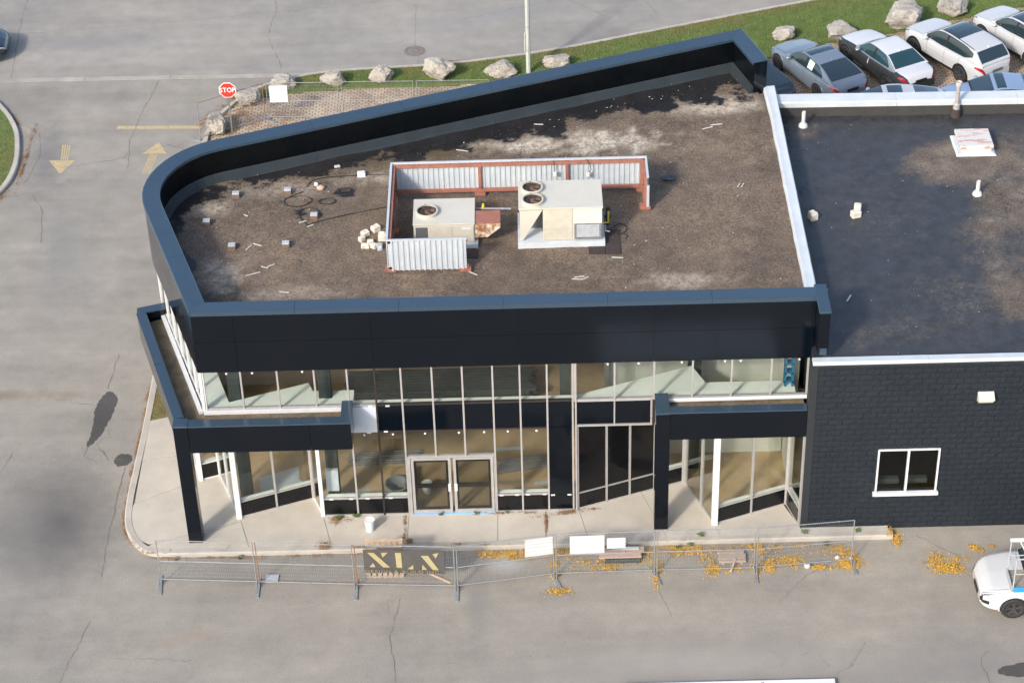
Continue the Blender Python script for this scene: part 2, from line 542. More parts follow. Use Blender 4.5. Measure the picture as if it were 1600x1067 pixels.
def put(name, mesh, parent, loc=(0,0,0)):
    o = bpy.data.objects.new(name, mesh)
    col.objects.link(o)
    if parent is not None:
        o.parent = parent
    o.location = loc
    return o
def build(name, mb, mat, parent=None, smooth=False, bevel=0, local=False):
    """one mesh object; coordinates are world metres (or the parent's own when local)"""
    v = np.array(mb.v, float).reshape(-1, 3)
    if parent is not None:
        org = np.zeros(3) if local else np.array(ORG[parent.name])
        lo = org
        loc = (0,0,0)
    else:
        mn, mx = v.min(0), v.max(0)
        lo = np.array([(mn[0]+mx[0])/2, (mn[1]+mx[1])/2, mn[2]])
        loc = tuple(lo)
    me = bpy.data.meshes.new(name)
    me.from_pydata([tuple(p) for p in (v-lo)], [], mb.f)
    me.update()
    me.materials.append(MATS[mat])
    if smooth:
        me.shade_smooth()
        if smooth != 'all':
            try:
                me.set_sharp_from_angle(angle=math.radians(38))
            except Exception:
                pass
    o = put(name, me, parent, loc)
    ORG[o.name] = tuple(lo)
    if bevel:
        md = o.modifiers.new('edge', 'BEVEL')
        md.width = bevel
        md.segments = 2
        md.limit_method = 'ANGLE'
        md.angle_limit = math.radians(40)
    return o
def tag(o, label, cat, group=None):
    o['label'] = label
    o['category'] = cat
    if group:
        o['group'] = group
    return o
def struct(o):
    o['kind'] = 'structure'
    return o
def stuff(o, label=None, cat=None):
    o['kind'] = 'stuff'
    if label:
        tag(o, label, cat)
    return o
def thing(name, label, cat, loc=(0,0,0), rotz=0, group=None):
    o = bpy.data.objects.new(name, None)
    col.objects.link(o)
    o.empty_display_size = .2
    o.location = loc
    o.rotation_euler = (0,0,rotz)
    ORG[o.name] = tuple(loc)
    return tag(o, label, cat, group)
def lerp(a, b, t):
    return tuple(x+(y-x)*t for x, y in zip(a, b))
def chaikin(pts, n=2, closed=False):
    for _ in range(n):
        q = []
        m = len(pts)
        if not closed:
            q.append(pts[0])
        for i in range(m if closed else m-1):
            a, b = pts[i], pts[(i+1) % m]
            q += [lerp(a,b,.25), lerp(a,b,.75)]
        if not closed:
            q.append(pts[-1])
        pts = q
    return pts
def offset(pts, d):
    """polyline shifted to its left by d (xy)"""
    out = []
    for i, p in enumerate(pts):
        a = Vector(pts[max(i-1,0)]); b = Vector(pts[min(i+1,len(pts)-1)])
        p = Vector(p)
        d1 = (p-a).normalized() if (p-a).length > 1e-6 else (b-p).normalized()
        d2 = (b-p).normalized() if (b-p).length > 1e-6 else d1
        n1 = Vector((-d1.y,d1.x)); n2 = Vector((-d2.y,d2.x))
        n = (n1+n2)
        n = n/max(.3, n.dot(n1)) if n.length > 1e-6 else n1
        out.append((p.x+n.x*d, p.y+n.y*d))
    return out
def inside(poly, x, y):
    c = False
    j = len(poly)-1
    for i in range(len(poly)):
        xi, yi = poly[i]; xj, yj = poly[j]
        if (yi > y) != (yj > y) and x < (xj-xi)*(y-yi)/(yj-yi)+xi:
            c = not c
        j = i
    return c
def fb(x, y, s=1.0, o=4, seed=0.0):
    return noise.fractal(Vector((x*s+seed, y*s-seed, seed*1.7)), 1.0, 2.0, o)
def text_letters(body, size, mat, parent, M, sx=1.0, gap=.10, space=.35):
    """flat letters, each a part of its own, centred on the origin of M"""
    items = []; x = 0.0
    dg = None
    for ch in body:
        if ch == ' ':
            x += size*space
            continue
        c = bpy.data.curves.new('t', 'FONT')
        c.body = ch
        c.size = size
        c.align_y = 'CENTER'
        c.extrude = .003
        c.offset = size*.012
        t = bpy.data.objects.new('t', c)
        col.objects.link(t)
        dg = bpy.context.evaluated_depsgraph_get()
        me = bpy.data.meshes.new_from_object(t.evaluated_get(dg))
        bpy.data.objects.remove(t)
        x0 = min(v.co.x for v in me.vertices); x1 = max(v.co.x for v in me.vertices)
        items.append((me, x-x0))
        x += x1-x0+size*gap
    x -= size*gap
    for me, dx in items:
        me.transform(Matrix.Translation((dx-x/2, 0, 0)))
        me.transform(Matrix.Diagonal((sx,1,1,1)))
        me.transform(M)
        me.materials.clear()
        me.materials.append(MATS[mat])
        put('letter', me, parent)

# ================================================================== GROUND
GZ = -.15
g = MB(); g.add([(-300,-300,GZ),(300,-300,GZ),(300,300,GZ),(-300,300,GZ)], [(0,1,2,3)])
ground = struct(build('parking_lot', g, 'asphalt_lot'))
GC = [(-9.8,14),(-9.77,22.27),(-9.53,23.78),(-8.94,24.98),(-8.34,25.95),(-7.42,26.61),(-5.54,27.39),(-2.65,27.6),(-.38,27.74),(3.68,28.58),(8.26,30.17),(12.97,31.75),(15.2,32.48),(32,38.2)]
GC = chaikin(GC, 1)
road_edge = [p for p in GC if p[0] > -5.4]
m = MB()
rp = [(-120,28.2),(-18.5,27.5),(-5.6,27.36)] + road_edge + [(90,59),(90,90),(-120,90)]
m.add([(x,y,GZ+.004) for x,y in rp], [tuple(range(len(rp)))])
struct(build('road', m, 'asphalt_road'))
m = MB()
sp = [(-60,28.1),(-18.5,27.42),(-8.1,27.27),(-5.4,27.25)]
for a, b in zip(sp[:-1], sp[1:]):
    L = math.dist(a,b); n = max(1, int(L/3))
    for k in range(n):
        p, q = lerp(a,b,k/n+.002), lerp(a,b,(k+1)/n-.002)
        m.bar((p[0],p[1],GZ+.004), (q[0],q[1],GZ+.004), .27, .016)
struct(build('concrete_strip', m, 'strip_concrete'))

def strip(outer, inner, z0, z1, round_=.03):
    m = MB()
    rows = []
    for (a, b) in zip(outer, inner):
        rows.append([(a[0],a[1],z0),(a[0],a[1],z1-round_),lerp((a[0],a[1],z1),(b[0],b[1],z1),.18),(b[0],b[1],z1),(b[0],b[1],z0)])
    m.grid(rows)
    n = len(rows)
    m.f += [(0,1,2,3,4), tuple((n-1)*5+k for k in (4,3,2,1,0))]
    return m
struct(build('grass_curb', strip(GC, offset(GC,-.17), GZ-.02, -.02), 'curb_concrete', smooth=True))
SC = [(13.3,-1.55),(11,-1.56),(6,-1.58),(0,-1.6),(-5.73,-1.6),(-8.3,-1.58)] + chaikin([(-8.3,-1.58),(-9.05,-1.5),(-9.6,-.85),(-9.88,-.05),(-9.92,1.0)],2) + [(-9.92,1.49),(-9.87,4.33),(-9.87,7.23),(-9.8,13.98)]
struct(build('sidewalk_curb', strip(SC, offset(SC,-.21), GZ-.02, .0), 'curb_concrete', smooth=True))

# sidewalk slabs, each its own cast piece with an open joint round it
m = MB(); m.prism([(-9.68,12),(-9.68,.6),(-9.45,-.25),(-8.9,-1.15),(-8.4,-1.37),(13.2,-1.36),(13.2,-1.0),(10.6,-1.0),(8.4,2),(-7,2),(-8.5,5)], GZ-.05, -.03)
walk = struct(build('sidewalk', m, 'mortar'))
J = [((-6.34,0),(-5.98,-1.24)),((-3.8,0),(-3.49,-1.33)),((-1.18,0),(-1.21,-1.36)),((1.52,0),(1.51,-1.17)),((2.97,0),(2.95,-1.14)),((3.99,-.06),(4.18,-1.12)),((5.97,.52),(6.57,-1.36)),((8.03,-.83),(8.19,-1.39)),((10.58,-1.07),(10.7,-1.4))]
def jx(j, y):
    (x0,y0),(x1,y1) = j
    return x0+(x1-x0)*(y-y0)/(y1-y0)
ICB = [p for p in offset(SC,-.222) if p[0] < -8.2]
slabs = [[(jx(a,-1.37)+.007,-1.37),(jx(b,-1.37)-.007,-1.37),(jx(b,1.5)-.007,1.5),(jx(a,1.5)+.007,1.5)] for a,b in zip(J[:-1],J[1:])]
slabs += [[(10.71,-1.37),(13.2,-1.37),(13.2,-1.1),(10.62,-1.1)],
          [(-9.66,4.85),(-9.66,2.82),(-7.4,3.32),(-8.2,5.3)],
          [(-9.66,2.8),(-9.64,.79),(-6.9,2.32),(-7.36,3.3)],
          [(-9.66,.77)]+[p for p in ICB if -1.07 < p[1] < .74][::-1]+[(-8.86,-1.09),(-6.29,-.2),(-6.87,2.3)],
          [(-8.83,-1.11)]+[p for p in ICB if p[1] < -1.12 and p[0] < -8.2][::-1]+[(-5.957,-1.37),(-6.287,-.215)]]
for s in slabs:
    m = MB(); m.prism(s, -.1, -.002+U(-.003,.003)); build('slab', m, 'sidewalk_concrete', walk)

# turf
def turf(name, poly, z, mat='turf'):
    m = MB(); m.prism(poly, GZ-.04, z)
    return struct(build(name, m, mat))
PL = [(-8.3,25.75),(-7.6,25.5),(-6.4,25.8),(-4.18,25.99),(-.35,26.04),(3,26.4),(8,26.9),(12.5,27.5),(14.3,28.5),(16.1,28.95),(18.3,29.5),(20.25,30.3),(21.3,30.6),(31,34)]
gin = [p for p in offset(GC,-.16) if p[1] > 25.85 and p[0] > -8.4]
GRASS = gin + PL[::-1]
turf('grass_verge', GRASS, -.05)
SIDE = [(-9.67,4.9),(-8.3,5.32),(-9.1,7.6),(-9.0,8.6),(-8.0,9.6),(-8,12.5),(-9.67,12.5)]
turf('side_grass', SIDE, -.02, 'turf_dry')
IA = chaikin([(-18.15,25.56),(-17.57,24.63),(-17.08,23.58),(-16.82,22.59),(-16.6,21.04),(-16.65,19.84),(-16.83,19.09),(-17.2,18.2)],1) + [(-18.2,17),(-20,16),(-24,15.6)]
IB = [(-24,26.4),(-20,26.5),(-18.9,26.2)]
IS = IB + IA
struct(build('island_curb', strip(IS, offset(IS,-.2), GZ-.02, -.01), 'curb_concrete', smooth=True))
ISG = offset(IS,-.19)
turf('island_grass', ISG, -.03)

def blades(name, label, poly, z, dens, h, dry):
    xs = [p[0] for p in poly]; ys = [p[1] for p in poly]
    x0,x1,y0,y1 = max(min(xs),-19.5), min(max(xs),24), min(ys), min(max(ys),36)
    n = int((x1-x0)*(y1-y0)*dens)
    V = []; F = []; D = []
    P = np.array(poly)
    X = rnd.uniform(x0,x1,n); Y = rnd.uniform(y0,y1,n)
    ins = np.zeros(n, bool)
    j = len(P)-1
    for i in range(len(P)):
        xi,yi = P[i]; xj,yj = P[j]
        c = ((yi > Y) != (yj > Y)) & (X < (xj-xi)*(Y-yi)/((yj-yi) or 1e-9)+xi)
        ins ^= c
        j = i
    for x, y in zip(X[ins], Y[ins]):
        a = U(0,6.283); w = U(.006,.013); hh = h*U(.5,1.3)
        dx, dy = math.cos(a)*w, math.sin(a)*w
        lx, ly = U(-.5,.5)*hh, U(-.5,.5)*hh
        k = len(V)
        V += [(x-dx,y-dy,z-.005),(x+dx,y+dy,z-.005),(x+lx,y+ly,z+hh)]
        F.append((k,k+1,k+2))
        d = min(1, max(0, dry(x,y)))
        D += [d]*3
    me = bpy.data.meshes.new(name)
    me.from_pydata(V, [], F)
    at = me.attributes.new('dry', 'FLOAT', 'POINT')
    at.data.foreach_set('value', D)
    me.materials.append(MATS['grass_blades'])
    o = put(name, me, None)
    return stuff(o, label, 'grass')
def segdist(pts, x, y):
    best = 9
    for a, b in zip(pts[:-1], pts[1:]):
        vx, vy = b[0]-a[0], b[1]-a[1]
        t = max(0, min(1, ((x-a[0])*vx+(y-a[1])*vy)/(vx*vx+vy*vy)))
        best = min(best, math.hypot(x-a[0]-t*vx, y-a[1]-t*vy))
    return best
blades('lawn_grass', 'green mown grass strip with boulders beside the road', GRASS, -.05, 620, .075,
       lambda x,y: (.75-segdist(gin,x,y))*.9+fb(x,y,.8)*.75+.10+U(-.15,.2)+max(0,(-5.5-x)*.25))
blades('side_lawn', 'small dull green grass wedge beside the curved wall and curb', SIDE, -.02, 500, .06, lambda x,y: .75+fb(x,y,1.5)*.4)
blades('island_lawn', 'dry green grass on the curbed island at the left edge', ISG, -.03, 420, .06, lambda x,y: .48+fb(x,y,.9)*.6+(21-y)*.10)

# pavers behind the building
PB = [(-9.62,13),(-9.6,22.3),(-9.36,23.75),(-8.8,24.9),(-8.3,25.75)] + PL[1:] + [(31,13.4),(10.8,13.4),(10.3,15.75)]
m = MB(); m.add([(x,y,GZ+.004) for x,y in PB], [tuple(range(len(PB)))])
pave = struct(build('brick_pavement', m, 'paver_joint'))
V = []; F = []; T = []
def paver(cx, cy, lx, ly, t):
    z = GZ+.013+U(-.003,.003); k = len(V); b = .006
    V.extend([(cx-lx,cy-ly,GZ+.002),(cx+lx,cy-ly,GZ+.002),(cx+lx,cy+ly,GZ+.002),(cx-lx,cy+ly,GZ+.002),
              (cx-lx+b,cy-ly+b,z),(cx+lx-b,cy-ly+b,z),(cx+lx-b,cy+ly-b,z),(cx-lx+b,cy+ly-b,z)])
    F.extend([(k+4,k+5,k+6,k+7),(k,k+1,k+5,k+4),(k+1,k+2,k+6,k+5),(k+2,k+3,k+7,k+6),(k+3,k,k+4,k+7)])
    T.extend([t]*8)
for (x0,y0,x1,y1,lx,ly) in ((-9.6,21.4,3.2,26.2,.24,.13),(10.8,20.2,26,31.5,.24,.13)):
    r = 0; y = y0
    while y < y1:
        x = x0+(r%2)*lx/2
        while x < x1:
            if inside(PB, x, y):
                t = min(1, max(0, .55+fb(x,y,.5)*.6+U(-.28,.28)))
                paver(x, y, lx/2-.012, ly/2-.012, t)
            x += lx
        y += ly; r += 1
me = bpy.data.meshes.new('paver_field')
me.from_pydata(V, [], F)
me.attributes.new('tone', 'FLOAT', 'POINT').data.foreach_set('value', T)
me.materials.append(MATS['paver_brick'])
o = put('paver_field', me, pave, tuple(-np.array(ORG[pave.name])))
stuff(o)

# painted markings
def flat(name, poly, mat, z, label=None, cat=None):
    m = MB(); m.add([(x,y,z) for x,y in poly], [tuple(range(len(poly)))])
    o = build(name, m, mat)
    if label:
        tag(o, label, cat)
    return o
def arrow(tail, neck, left, tip, rightp):
    # worn arrow: brushed tail strokes and a head
    m = MB()
    n = 4
    for k in range(n):
        a, b = k/n+.03, (k+1)/n-.05
        q = [lerp(tail[0],tail[1],a), lerp(tail[0],tail[1],b), lerp(neck[0],neck[1],b), lerp(neck[0],neck[1],a)]
        m.add([(x,y,GZ+.004) for x,y in q], [(0,1,2,3)])
    m.add([(x,y,GZ+.004) for x,y in (left,tip,rightp)], [(0,1,2)])
    m.add([(x,y,GZ+.0045) for x,y in (left,rightp,lerp(rightp,tip,.22),lerp(left,tip,.22))], [(0,1,2,3)])
    struct(build('arrow_marking', m, 'worn_yellow_paint'))
arrow(((-15.18,22.3),(-14.83,22.28)), ((-15.08,21.2),(-14.76,21.19)), (-15.52,21.19), (-14.94,20.2), (-14.5,21.15))
arrow(((-11.84,20.06),(-11.5,20.04)), ((-11.70,21.44),(-11.38,21.42)), (-11.98,21.5), (-11.45,22.35), (-11.03,21.44))
struct(flat('stop_line', [(-13.22,23.34),(-12.95,23.37),(-9.9,23.24),(-9.88,23.47),(-12.95,23.60),(-13.2,23.66)], 'worn_yellow_paint', GZ+.004))

# asphalt patches with uneven rims and cracks
def patch(pts, z=GZ+.004):
    p = chaikin(pts, 3, True)
    p = [(x+U(-.026,.026), y+U(-.026,.026)) for x,y in p]
    m = MB(); m.add([(x,y,z) for x,y in p], [tuple(range(len(p)))])
    return struct(build('asphalt_patch', m, 'asphalt_patch'))
patch([(-11.22,6.75),(-10.88,6.3),(-10.95,5.5),(-11.15,4.5),(-11.35,3.95),(-11.55,3.75),(-11.6,3.95),(-11.5,4.7),(-11.6,5.6),(-11.5,6.3)])
patch([(-10.65,3.1),(-10.45,3.4),(-10.1,3.35),(-10.0,3.05),(-10.2,2.75),(-10.5,2.75)])
patch([(15.3,-7.15),(15.9,-6.85),(17.0,-6.8),(17.1,-7.4),(15.6,-7.4)])
CR = MB()
def crack(pts, w=.018, jit=.06, step=.16, z=GZ+.006):
    P = [pts[0]]
    for a, b in zip(pts[:-1], pts[1:]):
        n = max(1, int(math.dist(a,b)/step))
        for k in range(1, n+1):
            q = lerp(a,b,k/n)
            P.append((q[0]+U(-jit,jit)*.6, q[1]+U(-jit,jit)))
    L = offset(P, w/2)
    rows = []
    for p, q in zip(P, L):
        f = U(.15,.95)
        dx, dy = (q[0]-p[0])*f, (q[1]-p[1])*f
        rows.append([(p[0]-dx,p[1]-dy,z),(p[0]+dx,p[1]+dy,z)])
    CR.grid(rows)
crack([(-18.53,34.4),(-18.38,31.5),(-18.05,27.6)], .05)
crack([(-8.2,36),(-7.7,33),(-7.9,30.5),(-7.2,28.2),(-7.15,27.4)], .04)
crack([(-12.0,27.1),(-12.3,25.2),(-12.6,22.6),(-12.4,20.4)], .03)
crack([(-11.1,22.1),(-10.2,21.7)], .04)
crack([(-15.0,20.6),(-12.7,21.2),(-12.4,21.9)], .03)
crack([(-1.8,33),(-1.75,29.4),(-1.6,28.5),(-1.6,27.8)], .03)
crack([(-30,31.0),(-18.4,31.3),(-12,32.0),(-4,33.2),(2,34.0)], .022)
crack([(0,31.5),(4.5,33.2),(6.5,31.2)], .03)
crack([(7.2,34.6),(8.3,31.6)], .03)
crack([(-11.3,6.8),(-11.2,8.6)], .025); crack([(-10.9,6.0),(-10.7,6.05)], .02)
crack([(-11.45,3.9),(-11.6,3.3),(-11.1,2.9)], .025); crack([(-11.0,4.6),(-10.9,4.3),(-11.3,3.9),(-10.9,3.3),(-10.4,3.1)], .025)
crack([(-11.4,3.7),(-11.0,3.5),(-10.8,3.1)], .02); crack([(-12.2,6.05),(-11.6,5.9)], .022); crack([(-13.2,6.4),(-12.2,6.05)], .02)
crack([(-10.2,2.7),(-10.25,2.1),(-10.3,-.5),(-10.25,-2.4)], .03)
crack([(-13.9,3.6),(-14.2,2.2),(-14.6,1.4),(-14.75,.2),(-14.9,-.3)], .035)
crack([(-14.9,-1.9),(-14.4,-1.6),(-14.2,-1.4)], .045)
crack([(-10.3,-4.2),(-10.8,-6.5),(-11.2,-8.5)], .022)
crack([(-9.4,-5.8),(-7.2,-5.95)], .022)
crack([(-1.35,-3.6),(-1.6,-5.2),(-1.4,-6.8),(-1.3,-9)], .026)
crack([(6.2,-3.6),(6.5,-4.6)], .02); crack([(9.6,-4.2),(10.5,-3.1),(11.4,-2.5)], .022)
crack([(10.2,-7.6),(11.3,-6.9),(11.9,-5.9)], .02); crack([(15.1,-7.6),(15.0,-6.7),(15.3,-6.3)], .03)
crack([(14.0,-1.4),(14.5,-1.9),(15.1,-2.3)], .03)
crack([(-17.5,24.4),(-16.2,23.2),(-15.9,21.5),(-16.2,19.5)], .03); crack([(-17,18.6),(-15.8,18.9),(-15.2,17.6),(-14.9,15.5)], .03)
crack([(-19.5,12),(-17,11.4),(-15.4,9.5)], .022)
for k in range(46):
    x, y = (U(-19,-8.4), U(-9,24)) if k % 3 else (U(-8,17), U(-9,-3.4))
    if x > -10.3 and y > -2: continue
    a = U(0,6.28); l = U(.2,.7)
    crack([(x,y),(x+math.cos(a)*l,y+math.sin(a)*l)], .014)
o = build('cracks', CR, 'crack_tar', ground); stuff(o)
CR = MB()
crack([(-7.35,-.75),(-6.9,-.5),(-6.4,-.2)], .02, .04, z=.004)
crack([(-7.0,-1.45),(-6.6,-1.45),(-6.5,-1.25)], .02, .05, z=.004)
o = build('cracks', CR, 'crack_tar', walk); stuff(o)

# manhole
mh = thing('manhole_cover', 'rusty round iron manhole cover in the road beyond the verge', 'manhole', (-1.76,28.95,GZ+.004))
m = MB(); m.lathe([(.44,0),(.44,.008),(.36,.012),(.36,.002)], (-1.76,28.95,GZ+.006), 32); build('frame', m, 'manhole_iron', mh, True)
m = MB(); m.lathe([(.345,.0),(.345,.012),(.30,.014),(.28,.008),(.2,.008),(.19,.014),(.1,.014),(.09,.008),(0.001,.008)], (-1.76,28.95,GZ+.006), 32); build('lid', m, 'manhole_iron', mh, True)

# ================================================================== SHOWROOM BUILDING
bd = thing('showroom_building', 'two storey black clad showroom with curved corner, gravel roof and glass front', 'building', (0,0,0))
uu = (-.33,.944); vv = (.938,.346)
TH = math.atan2(vv[1], vv[0])
arc_c = (-6.11,6.43)
arc = []
for k in range(13):
    a = math.pi+TH - (math.pi/2)*k/12
    arc.append((arc_c[0]+3.0*math.cos(a), arc_c[1]+3.0*math.sin(a)))
PATH = [(10.765,-.12),(-7.0,-.12)] + arc + [(10.07,15.59),(10.74,13.44)]
S = [0.0]
for a, b in zip(PATH[:-1], PATH[1:]):
    S.append(S[-1]+math.dist(a,b))
NRM = []
o1 = offset(PATH, 1.0)
for p, q in zip(PATH, o1):
    NRM.append((q[0]-p[0], q[1]-p[1]))
s_front = S[1]; s_arc0 = S[2]; s_arc1 = S[14]; s_rear = S[15]; s_end = S[16]
def path_pts(s0, s1):
    out = []
    def at(s, first):
        for i in range(len(PATH)-1):
            if (S[i] <= s < S[i+1]) if first else (S[i] < s <= S[i+1]+1e-9):
                t = (s-S[i])/(S[i+1]-S[i])
                d = Vector((PATH[i+1][0]-PATH[i][0], PATH[i+1][1]-PATH[i][1])).normalized()
                if t < 1e-6: return PATH[i], NRM[i]
                if t > 1-1e-6: return PATH[i+1], NRM[i+1]
                if 2 <= i < 14: return lerp(PATH[i],PATH[i+1],t), lerp(NRM[i],NRM[i+1],t)
                return lerp(PATH[i],PATH[i+1],t), (-d.y,d.x)
    out.append(at(s0, True))
    for i in range(len(PATH)):
        if s0+1e-4 < S[i] < s1-1e-4:
            out.append((PATH[i], NRM[i]))
    out.append(at(s1, False))
    return out
def ring(s0, s1, sec):
    """sweep a closed section [(d inwards, z), ...] along the outline"""
    P = path_pts(s0, s1)
    m = MB(); n = len(sec)
    rows = [[(p[0]-nn[0]*d, p[1]-nn[1]*d, z) for d, z in sec]+[(p[0]-nn[0]*sec[0][0], p[1]-nn[1]*sec[0][0], sec[0][1])] for p, nn in P]
    m.grid(rows)
    m.f += [tuple(range(n)), tuple((len(rows)-1)*(n+1)+k for k in range(n-1,-1,-1))]
    return m
def rect(d0, d1, z0, z1):
    return [(d0,z0),(d0,z1),(d1,z1),(d1,z0)]
T = 7.74
build('parapet_wall', ring(0, s_end, rect(.03,.44,5.66,T-.03)), 'black_cladding', bd)
def cuts(a, b, n):
    return [a+(b-a)*k/n for k in range(n+1)]
fx = [10.765,6.17,2.31,-1.91,-5.82,-7.0]
front_c = [10.765-x for x in fx]
left_c = cuts(s_front, s_arc0, 2)
arc_cut = cuts(s_arc0, s_arc1, 3)
rear_c = cuts(s_arc1, s_rear, 6)
end_c = [s_rear, s_end]
for C_ in (front_c, left_c, arc_cut, rear_c, end_c):
    for a, b in zip(C_[:-1], C_[1:]):
        for z0, z1 in ((5.63,6.70),(6.709,T-.01)):
            build('cladding_panel', ring(a+.006, b-.006, rect(0,.028,z0,z1)), 'black_cladding', bd)
seq = cuts(0, s_front, 6)[:-1] + cuts(s_front, s_arc0, 2)[:-1] + cuts(s_arc0, s_arc1, 3)[:-1] + cuts(s_arc1, s_rear, 6)[:-1] + [s_rear, s_end]
for a, b in zip(seq[:-1], seq[1:]):
    build('coping', ring(a+.004, b-.004, [(-.03,T-.09),(-.03,T+.05),(.0,T+.06),(.49,T+.03),(.51,T+.02),(.51,T-.07),(.49,T-.07),(.49,T),(-.01,T),(-.01,T-.09)]), 'black_coping', bd)
RZ = 6.6
inner = cuts(.3, s_front, 5)[:-1] + cuts(s_front, s_arc0, 2)[:-1] + cuts(s_arc0, s_arc1, 4)[:-1] + cuts(s_arc1, s_rear, 6)[:-1] + [s_rear, s_end]
for a, b in zip(inner[:-1], inner[1:]):
    build('membrane_sheet', ring(a+.003, b-.003, rect(.445,.462+U(0,.004),RZ-.05,T-.02)), 'black_membrane', bd)
    build('base_flashing', ring(a+.003, b-.003, [(.465,RZ-.05),(.465,RZ+.26),(.475,RZ+.27),(.50,RZ+.24),(.60,RZ+.04),(.66,RZ-.02)]), 'grey_flashing', bd)
# projecting fin at the right end
m = MB(); m.box(10.77,-.84,6.29,11.06,.48,T-.02); build('fin_wall', m, 'black_cladding', bd)
for z0, z1 in ((6.29,6.70),(6.71,T-.015)):
    m = MB(); m.box(10.768,-.865,z0,11.068,-.842,z1); build('cladding_panel', m, 'black_cladding', bd)
m = MB(); m.rbox(10.745,-.89,T-.01,11.09,.50,T+.045,.01); build('coping', m, 'black_coping', bd)
m = MB(); m.box(10.82,-.9,6.3,11.02,-.866,6.52); build('cover_plate', m, 'black_coping', bd)

# roof sheet with a slightly uneven surface
OUT = [(p[0]-n[0]*.3, p[1]-n[1]*.3) for p, n in zip(PATH, NRM)]
ROOFP = OUT[:-2] + [OUT[-2], (10.45,13.3), (10.85,13.3), (10.85,.3)]
st = .16
nx = int(20/st); ny = int(16.5/st)
V = []; idx = {}; F = []; A = {'wet':[], 'pale':[], 'moss':[]}
ri = Vector((-6.94,8.75)); li = Vector((-6.5,0.1))
U2 = Vector(uu); V2 = Vector(vv)
def blob(x, y, cx, cy, rx, ry, n):
    return max(0., min(1., 1.5*(1-math.hypot((x-cx)/rx, (y-cy)/ry)+n*.6)))
def vert(i, j):
    if (i, j) in idx: return idx[i, j]
    x, y = -9.2+i*st, -.2+j*st
    p = Vector((x, y))
    dr = -(p-ri).dot(U2); dl = (p-li).dot(V2); df = y-.4
    da = 3.0-.55-math.hypot(x-arc_c[0], y-arc_c[1]) if (p-Vector(arc_c)).dot(U2) > 0 and (p-Vector(arc_c)).dot(V2) < 0 else 9
    n1 = fb(x,y,.9,4,3.1); n2 = fb(x,y,.4,4,8.8); n3 = fb(x,y,2.5,4,5.5)
    wband = .95 + .45*max(0., 1-abs(x-1.0)/5) + .35*max(0., 1-abs(x-9)/3)
    wet = max(min(1, (wband-dr+n1*.9)*.9+.35), min(1, (.55-dl+n1*.7)*1.1+.35), min(1, (.5-da+n1*.6)*1.1+.35))
    wet = max(wet, .75*blob(x,y,-3.1,7.9,.6,.35,n1), .6*blob(x,y,-4.4,6.7,.8,.5,n1), .32*blob(x,y,7.5,9.2,1.0,1.3,n1), .34*blob(x,y,-4.2,3.6,.8,1.0,n1))  # faint spot right of the screen paints its soft shadow into the mask
    wet = max(0., min(1., wet))
    pale = max(blob(x,y,2.6,10.5,2.1,.8,n3), .95*blob(x,y,5.2,10.5,2.4,.9,n3), .9*blob(x,y,6.3,10.2,.5,.8,n3), .85*blob(x,y,8.9,12.5,1.6,1.0,n1), .55*blob(x,y,-6.6,3.4,.9,1.2,n3), .65*blob(x,y,-7.2,7.0,.7,.8,n1), .5*blob(x,y,7.2,2.5,1.6,.5,n3), .45*blob(x,y,-1.5,8.8,2.2,.8,n3), .45*blob(x,y,-5.5,8.2,2.0,.7,n1), .3*blob(x,y,-4.5,2.4,2.0,.6,n3))
    moss = max(min(1, max(0, (1.6-dr+n2*1.2)*1.3)) * max(0, 1-abs(x+.5)/5.0), .35*blob(x,y,-2,6.5,1.5,1.5,n2))
    z = RZ + n2*.03 + n3*.006 - wet*.012
    V.append((x,y,z)); A['wet'].append(wet); A['pale'].append(pale*(1-wet)); A['moss'].append(max(0,min(1,moss)))
    idx[i,j] = len(V)-1
    return idx[i,j]
for i in range(nx):
    for j in range(ny):
        if inside(ROOFP, -9.2+(i+.5)*st, -.2+(j+.5)*st):
            F.append((vert(i,j),vert(i+1,j),vert(i+1,j+1),vert(i,j+1)))
me = bpy.data.meshes.new('roof')
me.from_pydata(V, [], F)
for k, a in A.items():
    me.attributes.new(k, 'FLOAT', 'POINT').data.foreach_set('value', a)
me.materials.append(MATS['roof_gravel'])
me.shade_smooth()
put('roof', me, bd)
m = MB(); m.prism([(p[0]-n[0]*.15, p[1]-n[1]*.15) for p, n in zip(PATH, NRM)][:-1]+[(10.7,13.3)], 5.7, RZ-.12); build('roof_deck', m, 'drywall', bd)

# outer walls below the fascia
build('outer_wall', ring(s_front+3.6, s_arc0+.2, rect(.12,.4,GZ,4.16)), 'black_cladding', bd)
build('outer_wall', ring(s_arc0+.2, s_end, rect(.10,.4,GZ,5.65)), 'black_cladding', bd)
FL = [(-3.79,.02),(3.91,.02),(7.27,1.22),(8.03,-.81),(10.28,.05),(10.56,-.98),(10.56,13),(9.8,15),(-7.1,8.8),(-8.3,7),(-8.55,5.2),(-8.2,3.6),(-7.68,1.85),(-7.14,2.05),(-6.34,.02),(-4.13,.84)]
m = MB(); m.prism(FL, -.2, .03); build('floor', m, 'interior_floor', bd)
m = MB(); m.box(-8.2,9.3,.03,10.5,9.5,5.7); build('inner_wall', m, 'interior_wall', bd)
m = MB(); m.box(10.4,.9,.03,10.55,9.3,5.7); build('inner_wall', m, 'drywall', bd)
m = MB(); m.box(5.0,2.5,.03,10.38,2.62,5.7); build('partition_wall', m, 'drywall', bd)
m = MB(); m.box(4.86,2.46,.03,5.0,2.66,5.7); build('partition_end', m, 'white_frame', bd)
